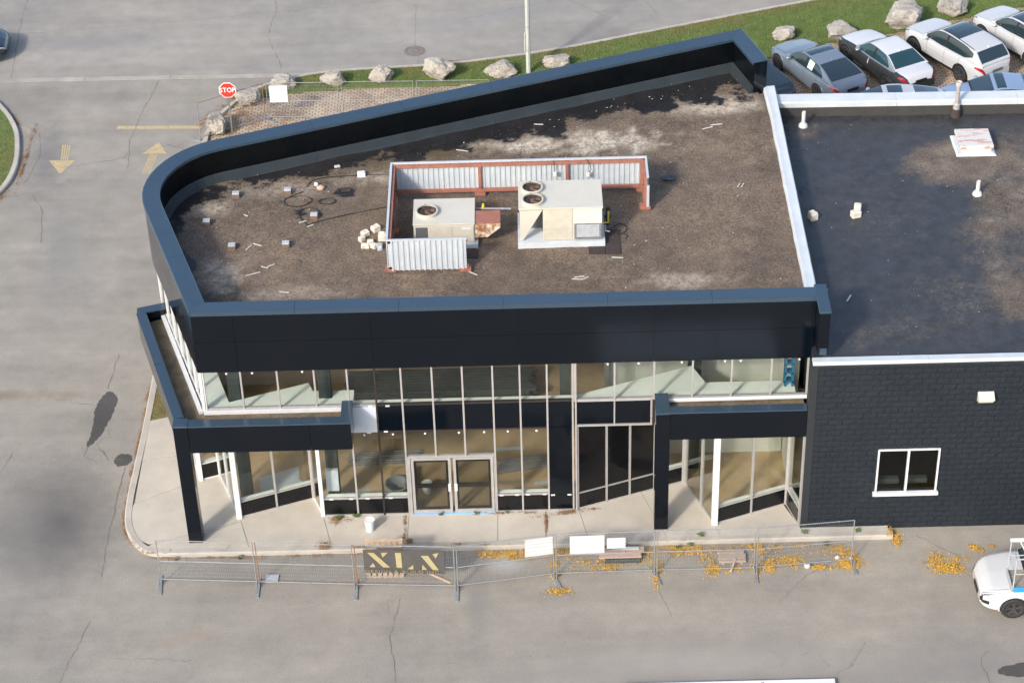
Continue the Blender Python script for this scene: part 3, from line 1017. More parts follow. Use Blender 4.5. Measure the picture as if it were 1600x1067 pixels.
for (cx, cy, w, d) in ((-6.12,.62,.36,.3),(-3.45,.62,.36,.34),(3.62,.55,.3,.3),(7.55,1.9,.4,.3)):
    m = MB(); m.rbox(cx-w/2,cy-d/2,.03,cx+w/2,cy+d/2,5.7,.01); build('column', m, 'column_dark', bd)
# porch ceilings: white boxes whose tops show through the upper glass
m = MB(); m.prism([(-6.93,.1),(-7.75,2.6),(-7.05,2.6),(-6.29,.36),(-4.0,1.2),(-3.84,.8),(-3.68,.8),(-3.65,.43),(-3.25,.43),(-3.25,.8),(-2.62,.8),(-2.62,.1)], 3.42, 4.16); build('porch_ceiling', m, 'white_shelf', bd)
m = MB(); m.box(-2.615,.1,4.06,3.925,.30,4.16); build('window_ledge', m, 'white_shelf', bd)
m = MB(); m.prism([(3.93,.1),(3.93,.28),(7.43,1.58),(7.77,.74),(10.38,.74),(10.38,.1)], 3.42, 4.16); build('porch_ceiling', m, 'white_shelf', bd)

# glazing helpers
def storefront(p, q, z0, z1, n, frame='silver_frame', bulk=0, gmat='window_glass', w=.06, opaque=(), fr=None):
    p = Vector((p[0],p[1],0)); q = Vector((q[0],q[1],0)); d = (q-p)
    fr = fr or [k/n for k in range(n+1)]
    for t in fr:
        c = p+d*t
        m = MB(); m.bar((c.x,c.y,z0),(c.x,c.y,z1),w,w*1.5,(d.y,-d.x,0)); build('mullion', m, frame, bd)
    for k, (a, b) in enumerate(zip(fr[:-1], fr[1:])):
        e = (w/2+.002)/d.length
        A_ = p+d*(a+e); B_ = p+d*(b-e)
        zb = z0+.05
        for z in [z0+.025, z1-.025]+([z0+bulk] if bulk else []):
            m = MB(); m.bar((A_.x,A_.y,z),(B_.x,B_.y,z),w*1.1,.05 if abs(z-z0-bulk) > 1e-6 or not bulk else .03); build('rail', m, frame, bd)
        if bulk:
            m = MB(); m.bar((A_.x,A_.y,(zb+z0+bulk-.026)/2),(B_.x,B_.y,(zb+z0+bulk-.026)/2),.04,bulk-.078); build('bulkhead_panel', m, 'bulkhead_black', bd)
            nn_ = Vector((-d.y,d.x,0)).normalized()
            if nn_.y < 0: nn_ = -nn_
            A2, B2 = A_+nn_*.085, B_+nn_*.085
            m = MB(); m.bar((A2.x,A2.y,z0+bulk+.03),(B2.x,B2.y,z0+bulk+.03),.09,.03); build('sill', m, 'white_shelf', bd)
            zb = z0+bulk+.026
        m = MB(); m.bar((A_.x,A_.y,(zb+z1-.05)/2),(B_.x,B_.y,(zb+z1-.05)/2),.012,z1-.05-zb-.004)
        if k in opaque:
            build('infill_panel', m, 'black_glass', bd)
        else:
            build('glass_pane', m, gmat, bd)
def post(x, y, z0, z1, w, mat):
    m = MB(); m.rbox(x-w/2,y-w/2,z0,x+w/2,y+w/2,z1,.008); build('post', m, mat, bd)
# upper band, front plane
mx = [-6.9,-5.8,-4.74,-3.67,-2.72,-1.92,-1.16,-.26,.62,1.5,2.29,3.08,3.88,5.05,6.2,7.32,8.45,9.6,10.66]
for a, b in zip(mx[:-1], mx[1:]):
    m = MB(); m.box(a+.032,-.006,4.245,b-.032,.006,5.66); build('glass_pane', m, 'window_glass', bd)
    m = MB(); m.box(a+.028,-.045,4.19,b-.028,.06,4.24); build('rail', m, 'black_frame' if a > -2 and b < 3.9 else 'silver_frame', bd)
for x in mx:
    full = -2.8 < x < 3.5
    lo = 4.19 if not full else 3.22
    if x in (-.26, .62): lo = 2.22
    if x in (-2.72,-1.92,-1.16,1.5,2.29,3.08): lo = 0.0
    blk = x in (-1.92,)
    m = MB(); m.box(x-.026,-.06,lo,x+.026,.05,5.66)
    build('mullion', m, 'black_frame' if blk else ('white_frame' if x < -6.8 else 'silver_frame'), bd)
m = MB(); m.box(3.80,-.07,0,3.85,.05,5.66); m.box(3.89,-.07,0,3.94,.05,5.66); build('mullion', m, 'silver_frame', bd)
# spandrel row
for a, b in zip(mx[5:12], mx[6:13]):
    m = MB(); m.box(a+.028,-.02,3.25,b-.028,.02,4.185); build('spandrel_panel', m, 'black_cladding', bd)
m = MB(); m.box(-2.70,-.05,3.22,-1.95,-.02,4.17); build('white_infill', m, 'white_panel', bd)
for a, b in ((3.95,5.02),(5.08,6.10)):
    m = MB(); m.box(a,-.02,3.31,b,.02,4.165); build('spandrel_panel', m, 'black_cladding', bd)
m = MB(); m.box(3.95,-.06,3.245,6.17,.03,3.30); m.box(6.11,-.06,3.302,6.16,.03,4.18); m.box(5.03,-.05,3.302,5.07,.03,4.18); m.box(3.95,-.06,4.17,6.1,.03,4.188); build('spandrel_frame', m, 'silver_frame', bd)
m = MB(); m.box(6.18,-.04,3.3,6.26,.03,4.18); build('corner_trim', m, 'black_frame', bd)
for x0, x1 in ((-6.93,-2.75),(6.27,10.68)):
    m = MB(); m.box(x0,0,3.42,x1,.08,4.185); build('spandrel_wall', m, 'black_cladding', bd)
# lower centre
def pane(a, b, z0, z1, y=0.0, g='window_glass'):
    m = MB(); m.box(a,y-.006,z0,b,y+.006,z1); build('glass_pane', m, g, bd)
for a, b, z1 in ((-3.73,-2.75,3.42),(-2.69,-1.95,3.2),(-1.89,-1.19,3.2),(1.53,2.26,3.2),(2.32,3.05,3.2)):
    m = MB(); m.box(a,-.025,.05,b,.015,.64); build('bulkhead_panel', m, 'bulkhead_black', bd)
    m = MB(); m.box(a,-.05,0,b,.05,.046); build('rail', m, 'silver_frame', bd)
    m = MB(); m.box(a,-.045,.645,b,.05,.685); build('rail', m, 'silver_frame', bd)
    m = MB(); m.box(a,.052,.64,b,.17,.70); build('sill', m, 'white_shelf', bd)
    pane(a, b, .69, z1)
    m = MB(); m.box(a,-.04,z1+.002,b,.04,z1+.045); build('rail', m, 'black_frame', bd)
for a, b in ((-1.13,-.29),(-.23,.59),(.65,1.47)):
    pane(a, b, 2.26, 3.2)
    m = MB(); m.box(a,-.04,3.202,b,.04,3.245); build('rail', m, 'black_frame', bd)
m = MB(); m.box(3.11,-.02,.05,3.79,.02,.62); m.box(3.11,-.02,.63,3.79,.02,3.22); build('infill_panel', m, 'black_cladding', bd)
m = MB(); m.box(3.11,-.05,0,3.79,.04,.046); build('rail', m, 'silver_frame', bd)
post(-3.79,-.01,0,3.42,.12,'white_frame')
# entrance doors
fr_ = MB(); fr_.box(-1.13,-.07,0,-1.05,.06,2.2); fr_.box(1.45,-.07,0,1.475,.06,2.2); fr_.box(-1.13,-.07,2.202,1.475,.06,2.255)
build('door_frame', fr_, 'silver_frame', bd)
m = MB(); m.box(-1.04,-.10,0,1.44,.04,.022); build('threshold', m, 'door_tape', bd)
for (a, b, hx) in ((-1.03,.16,.10),(.23,1.43,.29)):
    m = MB(); m.box(a,-.05,.03,a+.08,.0,2.17); m.box(b-.08,-.05,.03,b,.0,2.17); m.box(a+.081,-.05,2.09,b-.081,0,2.17); m.box(a+.081,-.05,.03,b-.081,0,.15)
    dr = build('door', m, 'silver_frame', bd)
    m = MB(); m.box(a+.083,-.03,.153,b-.083,-.02,2.087); build('glass_pane', m, 'door_glass', dr)
    m = MB()
    for (x0,z0,x1,z1) in ((a+.083,.153,a+.15,2.087),(b-.15,.153,b-.083,2.087),(a+.151,2.0,b-.151,2.087),(a+.151,.153,b-.151,.24),(a+.151,1.0,b-.151,1.17)):
        m.box(x0,-.018,z0,x1,-.005,z1)
    build('gasket', m, 'black_frame', dr)
    m = MB(); m.rbox(hx-.045,-.09,.9,hx+.045,-.052,1.18,.01); build('handle', m, 'white_frame', dr)
# zigzag shop front, left
storefront((-3.79,.0),(-4.13,.82),0,3.42,1,'white_frame')
storefront((-4.13,.82),(-6.34,.0),0,3.42,2,'silver_frame',.60)
storefront((-6.34,.0),(-7.14,2.03),0,3.42,2,'white_frame')
storefront((-7.14,2.03),(-7.70,1.83),0,3.42,1,'white_frame',.62)
storefront((-7.70,1.83),(-8.30,3.5),0,3.42,2,'white_frame')
post(-6.34,0,0,3.42,.17,'white_frame'); post(-7.70,1.83,0,3.42,.14,'white_frame'); post(-4.13,.82,0,3.42,.1,'silver_frame')
# zigzag shop front, right
storefront((3.95,.02),(7.27,1.2),0,3.3,4,'silver_frame',.62,opaque=(0,1,2),fr=[0,.265,.48,.71,1])
storefront((7.27,1.2),(8.03,-.83),0,3.42,2,'silver_frame',fr=[0,.57,1])
storefront((8.03,-.83),(10.28,.03),0,3.42,2,'silver_frame',.62)
storefront((10.28,.03),(10.56,-1.0),0,3.42,1,'silver_frame',.62)
post(8.03,-.83,0,3.42,.19,'white_frame'); post(7.27,1.2,0,3.42,.17,'silver_frame'); post(10.28,.03,0,3.42,.13,'silver_frame')
# bulkhead kick panels of the opaque bays
a0 = Vector((3.95,.02)); d0 = Vector((7.27,1.2))-a0
# upper band, left side wall
lp = path_pts(s_front+.15, s_arc0-.1)
lp = [(p[0]-n[0]*.09, p[1]-n[1]*.09) for p, n in lp]
storefront(lp[0], lp[-1], 4.18, 5.66, 6, 'white_frame')
post(-6.96,.0,4.1,5.66,.12,'white_frame')
# sills beside the canopy trays
m = MB(); m.box(-6.98,-.16,4.11,-2.78,-.062,4.20); build('sill_flashing', m, 'white_frame', bd)
m = MB(); m.bar((-7.07,-.1,4.15),(-8.85,5.1,4.15),.12,.09); build('sill_flashing', m, 'white_frame', bd)
m = MB(); m.tube([(6.50,-.13,4.20),(10.66,-.13,4.22)], .065, 10); build('sill_flashing', m, 'white_frame', bd, True)

# canopies
def canopy_piece(poly, z0, z1, parent, name='panel', mat='black_cladding'):
    m = MB(); m.prism(poly, z0, z1); return build(name, m, mat, parent)
m = MB(); m.prism([(-2.92,-.84),(-7.45,-.84),(-9.22,4.55),(-8.80,4.72),(-7.02,-.07),(-2.92,-.07)], 4.0, 4.10)
cl = build('canopy', m, 'tray_silt', bd)
cl['label'] = 'low black canopy wrapping the left corner with a silty gutter'
canopy_piece([(-7.335,-1.10),(-3.825,-1.10),(-3.825,-.83),(-7.335,-.83)], 3.45, 4.40, cl)
canopy_piece([(-3.815,-1.10),(-2.62,-1.10),(-2.62,-.83),(-3.815,-.83)], 3.45, 4.40, cl)
canopy_piece([(-2.90,-.828),(-2.62,-.828),(-2.62,-.075),(-2.90,-.075)], 3.45, 4.40, cl)
CLB = [(-7.755,-.74),(-9.50,4.56)]
dcl = Vector((CLB[1][0]-CLB[0][0], CLB[1][1]-CLB[0][1])).normalized(); ncl = Vector((dcl.y,-dcl.x))*.27
for t0, t1 in ((0,.498),(.502,1)):
    a = lerp(*CLB,t0); b = lerp(*CLB,t1)
    canopy_piece([a,b,(b[0]+ncl.x,b[1]+ncl.y),(a[0]+ncl.x,a[1]+ncl.y)], 3.45, 4.40, cl)
    canopy_piece([(a[0]-.02,a[1]+.004),(b[0]-.02,b[1]-.004),(b[0]+ncl.x*1.05,b[1]+ncl.y*1.05),(a[0]+ncl.x*1.05,a[1]+ncl.y*1.05)], 4.402, 4.45, cl, 'coping', 'black_coping')
canopy_piece([(-9.22,4.66),(-9.27,4.92),(-8.70,5.10),(-8.62,4.84)], 3.45, 4.40, cl)
canopy_piece([(-9.22,4.64),(-9.50,4.565),(-9.53,4.86),(-8.70,5.12),(-8.62,4.82)], 4.402, 4.45, cl, 'coping', 'black_coping')
canopy_piece([(-7.33,-1.12),(-2.60,-1.12),(-2.60,-.81),(-7.33,-.81)], 4.402, 4.45, cl, 'coping', 'black_coping')
canopy_piece([(-2.92,-.808),(-2.60,-.808),(-2.60,-.075),(-2.92,-.075)], 4.402, 4.45, cl, 'coping', 'black_coping')
canopy_piece([(-7.3,-.82),(-2.95,-.82),(-2.95,-.05),(-7.1,-.05),(-8.7,4.7),(-9.15,4.55)], 3.44, 3.47, cl, 'soffit', 'soffit_white')
m = MB(); m.box(-7.76,-1.12,0,-7.345,-.745,2.95); m.box(-7.76,-1.12,2.958,-7.345,-.745,4.41)
pl_ = build('pillar', m, 'black_cladding', bd)
m = MB(); m.rbox(-7.775,-1.135,4.412,-7.335,-.73,4.46,.008); build('cap', m, 'black_coping', pl_)
m = MB(); m.prism([(6.62,-.74),(10.58,-.74),(10.58,-.07),(6.62,-.07)], 4.0, 4.12)
cr_ = build('canopy', m, 'tray_silt', bd)
cr_['label'] = 'low black canopy with silty gutter beside the block wall'
canopy_piece([(6.625,-1.0),(10.575,-1.0),(10.575,-.74),(6.625,-.74)], 3.42, 4.385, cr_)
canopy_piece([(6.625,-1.015),(10.575,-1.015),(10.575,-.72),(6.625,-.72)], 4.387, 4.43, cr_, 'coping', 'black_coping')
canopy_piece([(6.23,-.61),(6.60,-.61),(6.60,-.07),(6.23,-.07)], 3.42, 4.385, cr_)
canopy_piece([(6.22,-.605),(6.61,-.605),(6.61,-.075),(6.22,-.075)], 4.387, 4.43, cr_, 'coping', 'black_coping')
canopy_piece([(6.63,-.73),(10.57,-.73),(10.57,-.05),(6.63,-.05)], 3.41, 3.44, cr_, 'soffit', 'soffit_white')
m = MB(); m.box(6.205,-1.03,0,6.615,-.615,2.75); m.box(6.205,-1.03,2.758,6.615,-.615,4.39)
pr_ = build('pillar', m, 'black_cladding', bd)
m = MB(); m.rbox(6.195,-1.045,4.392,6.625,-.60,4.44,.008); build('cap', m, 'black_coping', pr_)
m = MB()
for k in range(900):
    if random.random() < .55:
        x, y = U(-7.0,-2.95), U(-.8,-.18)
        if abs(y+.25+U(-.12,.12)) > .3 and random.random() < .5: continue
        z = 4.105
    else:
        x, y, z = U(6.65,10.5), U(-.7,-.2), 4.125
    a = U(0,3.14); r = U(.012,.035)
    m.add([(x+r*math.cos(a+b),y+r*.7*math.sin(a+b),z+U(0,.015)) for b in (0,1.6,3.1,4.7)], [(0,1,2,3)])
o = build('gutter_leaves', m, 'leaf_orange', bd); stuff(o)

# ================================================================== BLOCK BUILDING
bb = thing('block_building', 'charcoal painted block building with white roof edging and a dark flat roof', 'building', (20,6,GZ))
YB = -1.07
m = MB()
m.box(10.6,YB+.03,GZ,12.77,YB+.35,6.1); m.box(14.49,YB+.03,GZ,32,YB+.35,6.1); m.box(12.77,YB+.03,GZ,14.49,YB+.35,1.31); m.box(12.77,YB+.03,2.88,14.49,YB+.35,6.1)
bw = build('wall', m, 'mortar', bb)
bw.data.materials[0] = MATS['block_paint']
m = MB(); m.box(10.585,YB-.02,GZ,10.80,YB+.34,6.1); build('corner_strip', m, 'block_paint_smooth', bb)
m = MB(); m.prism([(10.7,12.95),(32,12.55),(32,12.75),(10.7,13.15)],GZ,6.45); m.box(31.8,-.7,GZ,32,13,6.3); m.box(10.72,YB+.36,GZ,10.95,13,6.0); build('outer_wall', m, 'block_paint_smooth', bb)
variants = []
def block_geo(w, h, seed):
    rr = random.Random(seed)
    v = []; f = []
    nx_, nz_ = 6, 3
    tilt = rr.uniform(-.012,.012); tz = rr.uniform(-.010,.010)
    for j in range(nz_+1):
        for i in range(nx_+1):
            x = w*(i/nx_-.5); z = h*(j/nz_-.5)
            e = i in (0,nx_) or j in (0,nz_)
            y = .002 if e else -.003+rr.uniform(-.006,.005)+tilt*.6*(i/nx_-.5)+tz*.6*(j/nz_-.5)
            v.append((x,y,z))
    for j in range(nz_):
        for i in range(nx_):
            a = j*(nx_+1)+i
            q = (a,a+1,a+nx_+2,a+nx_+1)
            f.append(q)
    k = len(v)
    v += [(-w/2,.05,-h/2),(w/2,.05,-h/2),(w/2,.05,h/2),(-w/2,.05,h/2)]
    c = [0,nx_,(nx_+1)*(nz_+1)-1,(nx_+1)*nz_]
    f += [(c[1],c[0],k,k+1),(c[2],c[1],k+1,k+2),(c[3],c[2],k+2,k+3),(c[0],c[3],k+3,k)]
    return v, f
full_g = [block_geo(.392,.192,s) for s in range(14)]
half_g = [block_geo(.192,.192,100+s) for s in range(4)]
meshes = {}
nblk = 0
rest = MB()
for r in range(31):
    z = GZ+.02+.2*r+.1
    x = 10.80
    first = (r % 2 == 1)
    while x < 26:
        w = .2 if first else .4
        gl = half_g if first else full_g
        first = False
        cx = x+w/2
        x += w
        x0, x1 = cx-w/2, cx+w/2
        if z > 6.05: continue
        if x1 > 12.70 and x0 < 14.56 and 1.20 < z < 2.96:
            if x0 < 12.70 < x1 and 12.70-x0 > .12:
                k = random.randrange(4); sc = (12.70-x0)/.2; cx = (x0+12.70)/2
            elif x0 < 14.56 < x1 and x1-14.56 > .12:
                k = random.randrange(4); sc = (x1-14.56)/.2; cx = (x1+14.56)/2
            else:
                continue
            vs, fs = half_g[k]
            rest.add([(cx+a*sc,YB+b,z+c) for a,b,c in vs], fs)
            continue
        k = random.randrange(len(gl))
        if nblk < 300 and cx < 17.2 and z < 5.3:
            key = (w, k)
            if key not in meshes:
                me = bpy.data.meshes.new('block')
                me.from_pydata(gl[k][0], [], gl[k][1])
                me.materials.append(MATS['block_paint'])
                meshes[key] = me
            b = put('block', meshes[key], bw, tuple(Vector((cx,YB,z))-Vector(ORG[bb.name])))
            nblk += 1
        else:
            vs, fs = gl[k]
            rest.add([(cx+a,YB+b,z+c) for a,b,c in vs], fs)
o = build('block_courses', rest, 'block_paint', bw, local=False)
stuff(o)
# window
m = MB(); m.box(12.72,YB-.04,1.30,12.77,YB+.1,2.93); m.box(14.49,YB-.04,1.30,14.54,YB+.1,2.93); m.box(12.771,YB-.04,2.88,14.489,YB+.1,2.93); m.box(13.595,YB-.035,1.30,13.655,YB+.09,2.878)
wf = build('window', m, 'white_frame', bb)
m = MB(); m.rbox(12.66,YB-.10,1.20,14.60,YB+.1,1.298,.01); build('sill', m, 'white_frame', wf)
for a, b in ((12.775,13.58),(13.67,14.485)):
    m = MB(); m.box(a,YB+.03,1.305,b,YB+.04,2.875); build('pane', m, 'dark_window_glass', wf)
m = MB(); m.box(12.3,YB+.36,.9,15.0,YB+2.2,.95); m.box(12.3,YB+2.2,.9,15,YB+2.25,3.1); m.box(12.3,YB+.36,.9,12.35,YB+2.2,3.1); m.box(14.95,YB+.36,.9,15,YB+2.2,3.1); m.box(12.3,YB+.36,3.1,15,YB+2.2,3.15); build('room_shell', m, 'column_dark', bb)
m = MB(); m.rbox(12.85,YB+.38,1.22,13.5,YB+.6,1.45,.03); m.rbox(13.75,YB+.38,1.22,14.35,YB+.6,1.45,.03); build('inner_sill', m, 'drywall', bb)
# roof
RR = 6.05
V = []; F = []; A = {'wet':[], 'pale':[], 'moss':[]}
st = .16; X0, Y0 = 10.96, -.86
nx = int(13.5/st); ny = int(13.9/st)
for j in range(ny+1):
    for i in range(nx+1):
        x, y = X0+i*st, Y0+j*(13.9/ny)
        n1 = fb(x,y,.5,5,2.2); n2 = fb(x,y,1.6,4,9.1); n3 = fb(x,y,5,3,4.)
        gr = max(blob(x,y,17.3,9.8,2.6,2.3,n1), blob(x,y,18.6,6.8,3.2,2.3,n1), .95*blob(x,y,18.4,3.6,2.9,3.0,n1), .7*blob(x,y,11.95,11.6,.7,.5,n2), .30*blob(x,y,13,.6,2.8,1.0,n2), .28*blob(x,y,15.2,2.0,1.6,2.4,n2), .18*blob(x,y,13.4,7.0,2.2,2.4,n2))
        gr = min(1, max(0, gr+n3*.12*(gr > .05)))
        V.append((x,y,RR+n1*.02)); A['wet'].append(1-gr); A['pale'].append(.25*gr*max(0,n2)); A['moss'].append(0.)
for j in range(ny):
    for i in range(nx):
        a = j*(nx+1)+i
        F.append((a,a+1,a+nx+2,a+nx+1))
me = bpy.data.meshes.new('roof')
me.from_pydata(V, [], F)
for k, a in A.items():
    me.attributes.new(k, 'FLOAT', 'POINT').data.foreach_set('value', a)
me.materials.append(MATS['tar_roof'])
me.shade_smooth()
put('roof', me, bb, tuple(-np.array(ORG[bb.name])))
m = MB(); m.box(24.4,-.86,5.9,31.8,13,RR-.01); build('roof_extension', m, 'rubber_mat', bb)
for a, b in ((10.62,13.9),(13.9,17.2),(17.2,21),(21,26),(26,32)):
    z = U(-.004,.004)
    m = MB(); m.add([(a+.004,YB-.08,6.11),(a+.004,YB-.08,6.20+z),(a+.004,YB-.06,6.215+z),(a+.004,YB+.20,6.19+z),(a+.004,YB+.20,6.0),
                     (b-.004,YB-.08,6.11),(b-.004,YB-.08,6.20+z),(b-.004,YB-.06,6.215+z),(b-.004,YB+.20,6.19+z),(b-.004,YB+.20,6.0)],
                    [(0,5,6,1),(1,6,7,2),(2,7,8,3),(3,8,9,4),(0,1,2,3,4),(9,8,7,6,5),(4,9,5,0)])
    build('front_coping', m, 'white_coping', bb)
m = MB(); m.box(10.62,YB-.075,6.03,32,YB+.02,6.108); build('drip_edge', m, 'block_paint_smooth', bb)
for a, b in ((11.05,15),(15,19),(19,24),(24,31.8)):
    m = MB(); m.add([(a+.004,12.72,6.38),(a+.004,12.70,6.56),(a+.004,12.74,6.585),(a+.004,13.14,6.60),(a+.004,13.24,6.60),(a+.004,13.24,6.38),
                     (b-.004,12.72,6.38),(b-.004,12.70,6.56),(b-.004,12.74,6.585),(b-.004,13.14,6.60),(b-.004,13.24,6.60),(b-.004,13.24,6.38)],
                    [(0,6,7,1),(1,7,8,2),(2,8,9,3),(3,9,10,4),(4,10,11,5),(5,11,6,0),(0,1,2,3,4,5),(11,10,9,8,7,6)])
    m.v = [(x, y-.019*(x-11)-.04, z) for x, y, z in m.v]
    build('rear_coping', m, 'white_coping', bb)
m = MB(); m.add([(11.0,12.73,6.42),(31.8,12.73,6.42),(31.8,12.68,6.0),(11.0,12.68,6.0),(11.0,13.0,6.42),(31.8,13.0,6.42)], [(0,3,2,1),(0,1,5,4)]); m.v = [(x, y-.019*(x-11)-.04, z) for x, y, z in m.v]; build('upstand', m, 'upstand_dark', bb)
# white flashing between the two roofs, buckled at the far end
rows = []
n = 26
for k in range(n+1):
    y = .5+13.0*k/n
    w = U(-.012,.012)
    far = max(0, (y-12.3)/1.2)
    xl, xr = 10.70+w-.10*far+(.06 if y > 13.2 else 0), 11.04+U(-.004,.004)+.0*far
    rows.append([(xl-.01,y,6.5),(xl,y,6.70+U(-.01,.01)),(xl+.05,y,6.76+U(-.008,.008)),(xl+.17,y,6.745+U(-.01,.01)),(xr-.03,y,6.77),(xr,y,6.74),(xr+.004,y,6.48)])
m = MB(); m.grid([r[::-1] for r in rows]); build('divider_flashing', m, 'white_coping', bb, True)
m = MB(); m.box(10.74,.5,5.9,11.02,13.46,6.66); build('divider_wall', m, 'black_membrane', bb)

# ================================================================== ROOFTOP EQUIPMENT
# corrugated screen round the units
SX0, SX1, SY0, SY1 = -1.54, 6.36, 3.26, 7.54
sc = thing('equipment_screen', 'corrugated metal screen on red frames round the rooftop units', 'screen', (2.4,5.4,RZ))
def corr(p, q, z0, z1, face=1):
    p = Vector((p[0],p[1],0)); q = Vector((q[0],q[1],0))
    d = q-p; L = d.length; d.normalize(); nrm = Vector((-d.y,d.x,0))*face
    prof = []
    x = 0
    while x < L:
        for dx, h in ((0,0),(.085,0),(.10,.028),(.145,.028),(.16,0)):
            if x+dx <= L: prof.append((x+dx,h))
        x += .16
    prof.append((L,0))
    m = MB()
    m.grid([[tuple(p+d*a+nrm*h+Vector((0,0,z))) for a,h in prof] for z in (z0,z1)])
    m.grid([[tuple(p+d*a+nrm*(h-.004)+Vector((0,0,z))) for a,h in prof] for z in (z1,z0)])
    return m
ZT = 7.80
def frame_run(p, q, posts, side):
    """posts and rails of red steel on the inner side"""
    d = Vector((q[0]-p[0],q[1]-p[1],0)); n = Vector((-d.y,d.x,0)).normalized()*side
    for t in posts:
        c = Vector((p[0],p[1],0))+d*t+n*.07
        m = MB(); m.bar((c.x,c.y,RZ+.10),(c.x,c.y,ZT-.02),.09,.09,(d.x,d.y,0)); build('frame_post', m, 'red_primer', sc)
        m = MB(); m.box(c.x-.17,c.y-.14,RZ+.06,c.x+.17,c.y+.14,RZ+.14); build('foot', m, 'red_primer', sc)
        m = MB(); m.box(c.x-.12,c.y-.10,RZ-.03,c.x+.12,c.y+.10,RZ+.06); build('foot_pad', m, 'brown_block', sc)
    for z in (RZ+.20, ZT-.08):
        a = Vector((p[0],p[1],z))+n*.075; b = Vector((q[0],q[1],z))+n*.075
        m = MB(); m.bar(a,b,.10,.09); build('frame_rail', m, 'red_primer', sc)
def edge(p, q, z=ZT):
    m = MB(); m.bar((p[0],p[1],z),(q[0],q[1],z),.07,.04); build('edge_trim', m, 'corrugated', sc)
# rear, left, front-left and right return runs
for a, b in ((SX0+.02,1.2),(1.2,3.95),(3.95,SX1-.02)):
    build('metal_sheet', corr((a,SY1),(b,SY1),RZ+.12,ZT,-1), 'corrugated', sc)
frame_run((SX0,SY1),(SX1,SY1),(.012,.345,.69,.985),-1); edge((SX0-.03,SY1),(SX1+.03,SY1))
build('metal_sheet', corr((SX0,SY0+.03),(SX0,SY1-.03),RZ+.12,ZT,1), 'corrugated', sc)
frame_run((SX0,SY0),(SX0,SY1),(.03,.5),-1); edge((SX0,SY0+.04),(SX0,SY1-.04))
build('metal_sheet', corr((SX0+.02,SY0),(.80,SY0),RZ+.12,ZT,-1), 'corrugated', sc)
frame_run((SX0,SY0),(.85,SY0),(.96,),1); edge((SX0-.03,SY0),(.84,SY0))
build('metal_sheet', corr((SX1,6.40),(SX1,SY1-.03),RZ+.12,ZT,-1), 'corrugated', sc)
frame_run((SX1,6.40),(SX1,SY1),(.04,),1); edge((SX1,6.36),(SX1,SY1-.04))
m = MB(); m.box(SX1-.03,6.33,RZ+.10,SX1+.05,6.39,ZT-.3); build('end_trim', m, 'corrugated', sc)
# dangling cables on the screen
m = MB(); m.tube([(3.5,7.44,7.82),(3.52,7.38,7.6),(3.53,7.37,7.45)], .012, 5); build('hanging_cable', m, 'cable_black', sc)
m = MB(); m.tube([(4.5,7.44,7.84),(4.62,7.36,7.7),(4.66,7.35,7.5),(4.56,7.34,7.38)], .012, 5); build('hanging_cable', m, 'cable_black', sc)
for x, z in ((3.53,7.40),(4.55,7.35)):
    m = MB(); m.box(x-.05,7.30,z-.07,x+.05,7.36,z+.07); build('cable_plug', m, 'white_plastic', sc)

def fan(parent, cx, cy, z, r):
    z += .08
    m = MB(); m.lathe([(r+.035,-.10),(r+.035,.01),(r+.02,.02),(r-.005,.02),(r-.02,.01),(r-.02,-.085)], (cx,cy,z), 32)
    sh = build('fan_shroud', m, 'dirty_cream', parent, True)
    m = MB(); m.lathe([(r-.022,-.02),(r-.024,-.085),(.001,-.09)], (cx,cy,z), 32); build('fan_well', m, 'fan_guard', sh, True)
    m = MB()
    for k in range(4):
        a = k*math.pi/2+.5
        rows = []
        for t in np.linspace(.12,1,5):
            rr = (r-.05)*t; w = .10+.22*t
            rows.append([(cx+rr*math.cos(a+s*w), cy+rr*math.sin(a+s*w), z-.05+s*.028) for s in (-1,-.3,.3,1)])
        m.grid(rows)
    m.lathe([(.07,-.085),(.07,-.02),(.001,-.015)], (cx,cy,z), 12)
    build('fan_blades', m, 'fan_blade', sh)
    m = MB()
    for q in (.35,.6,.85):
        pts = [(cx+(r*q)*math.cos(t),cy+(r*q)*math.sin(t),z+.03) for t in np.linspace(0,2*math.pi,25)]
        m.tube(pts, .0035, 4, False)
    for k in range(4):
        a = k*math.pi/2+.2
        m.tube([(cx,cy,z+.03),(cx+r*math.cos(a),cy+r*math.sin(a),z+.03)], .006, 4)
    build('fan_grille', m, 'fan_guard', sh)

# large unit
X0, X1, Y0, Y1, ZU = 2.40, 4.89, 4.52, 6.02, 7.98
ru = thing('rooftop_unit', 'larger cream rooftop air unit with two fans and a louvred end', 'air unit', (3.6,5.2,RZ), group=None)
m = MB(); m.box(X0-.06,Y0-.10,RZ-.04,X1+.08,Y1+.06,RZ+.20); build('curb_base', m, 'white_coping', ru)
m = MB(); m.prism([(X0,Y0+.55),(3.10,Y0+.55),(3.10,Y1),(X0,Y1)], RZ+.9, ZU-.05); build('condenser_top', m, 'cream_metal', ru)
m = MB(); m.rbox(3.105,Y0,RZ+.22,X1,Y1,ZU-.05,.01); build('cabinet', m, 'cream_metal', ru)
m = MB(); m.box(X0,5.2,RZ+.22,3.10,Y1,RZ+.898); build('coil_section', m, 'coil_dark', ru)
m = MB(); m.add([(X0+.01,Y0-.004,RZ+.24),(X0+.01,Y0-.004,ZU-.08),(3.09,Y0-.004,ZU-.08),(X0+.10,Y0-.004,RZ+.24),
                 (X0+.01,Y0+.02,RZ+.24),(X0+.01,Y0+.02,ZU-.08),(3.09,Y0+.02,ZU-.08),(X0+.10,Y0+.02,RZ+.24)],
                [(0,3,2,1),(4,5,6,7),(0,1,5,4),(1,2,6,5),(2,3,7,6),(3,0,4,7)]); build('corner_panel', m, 'cream_metal', ru)
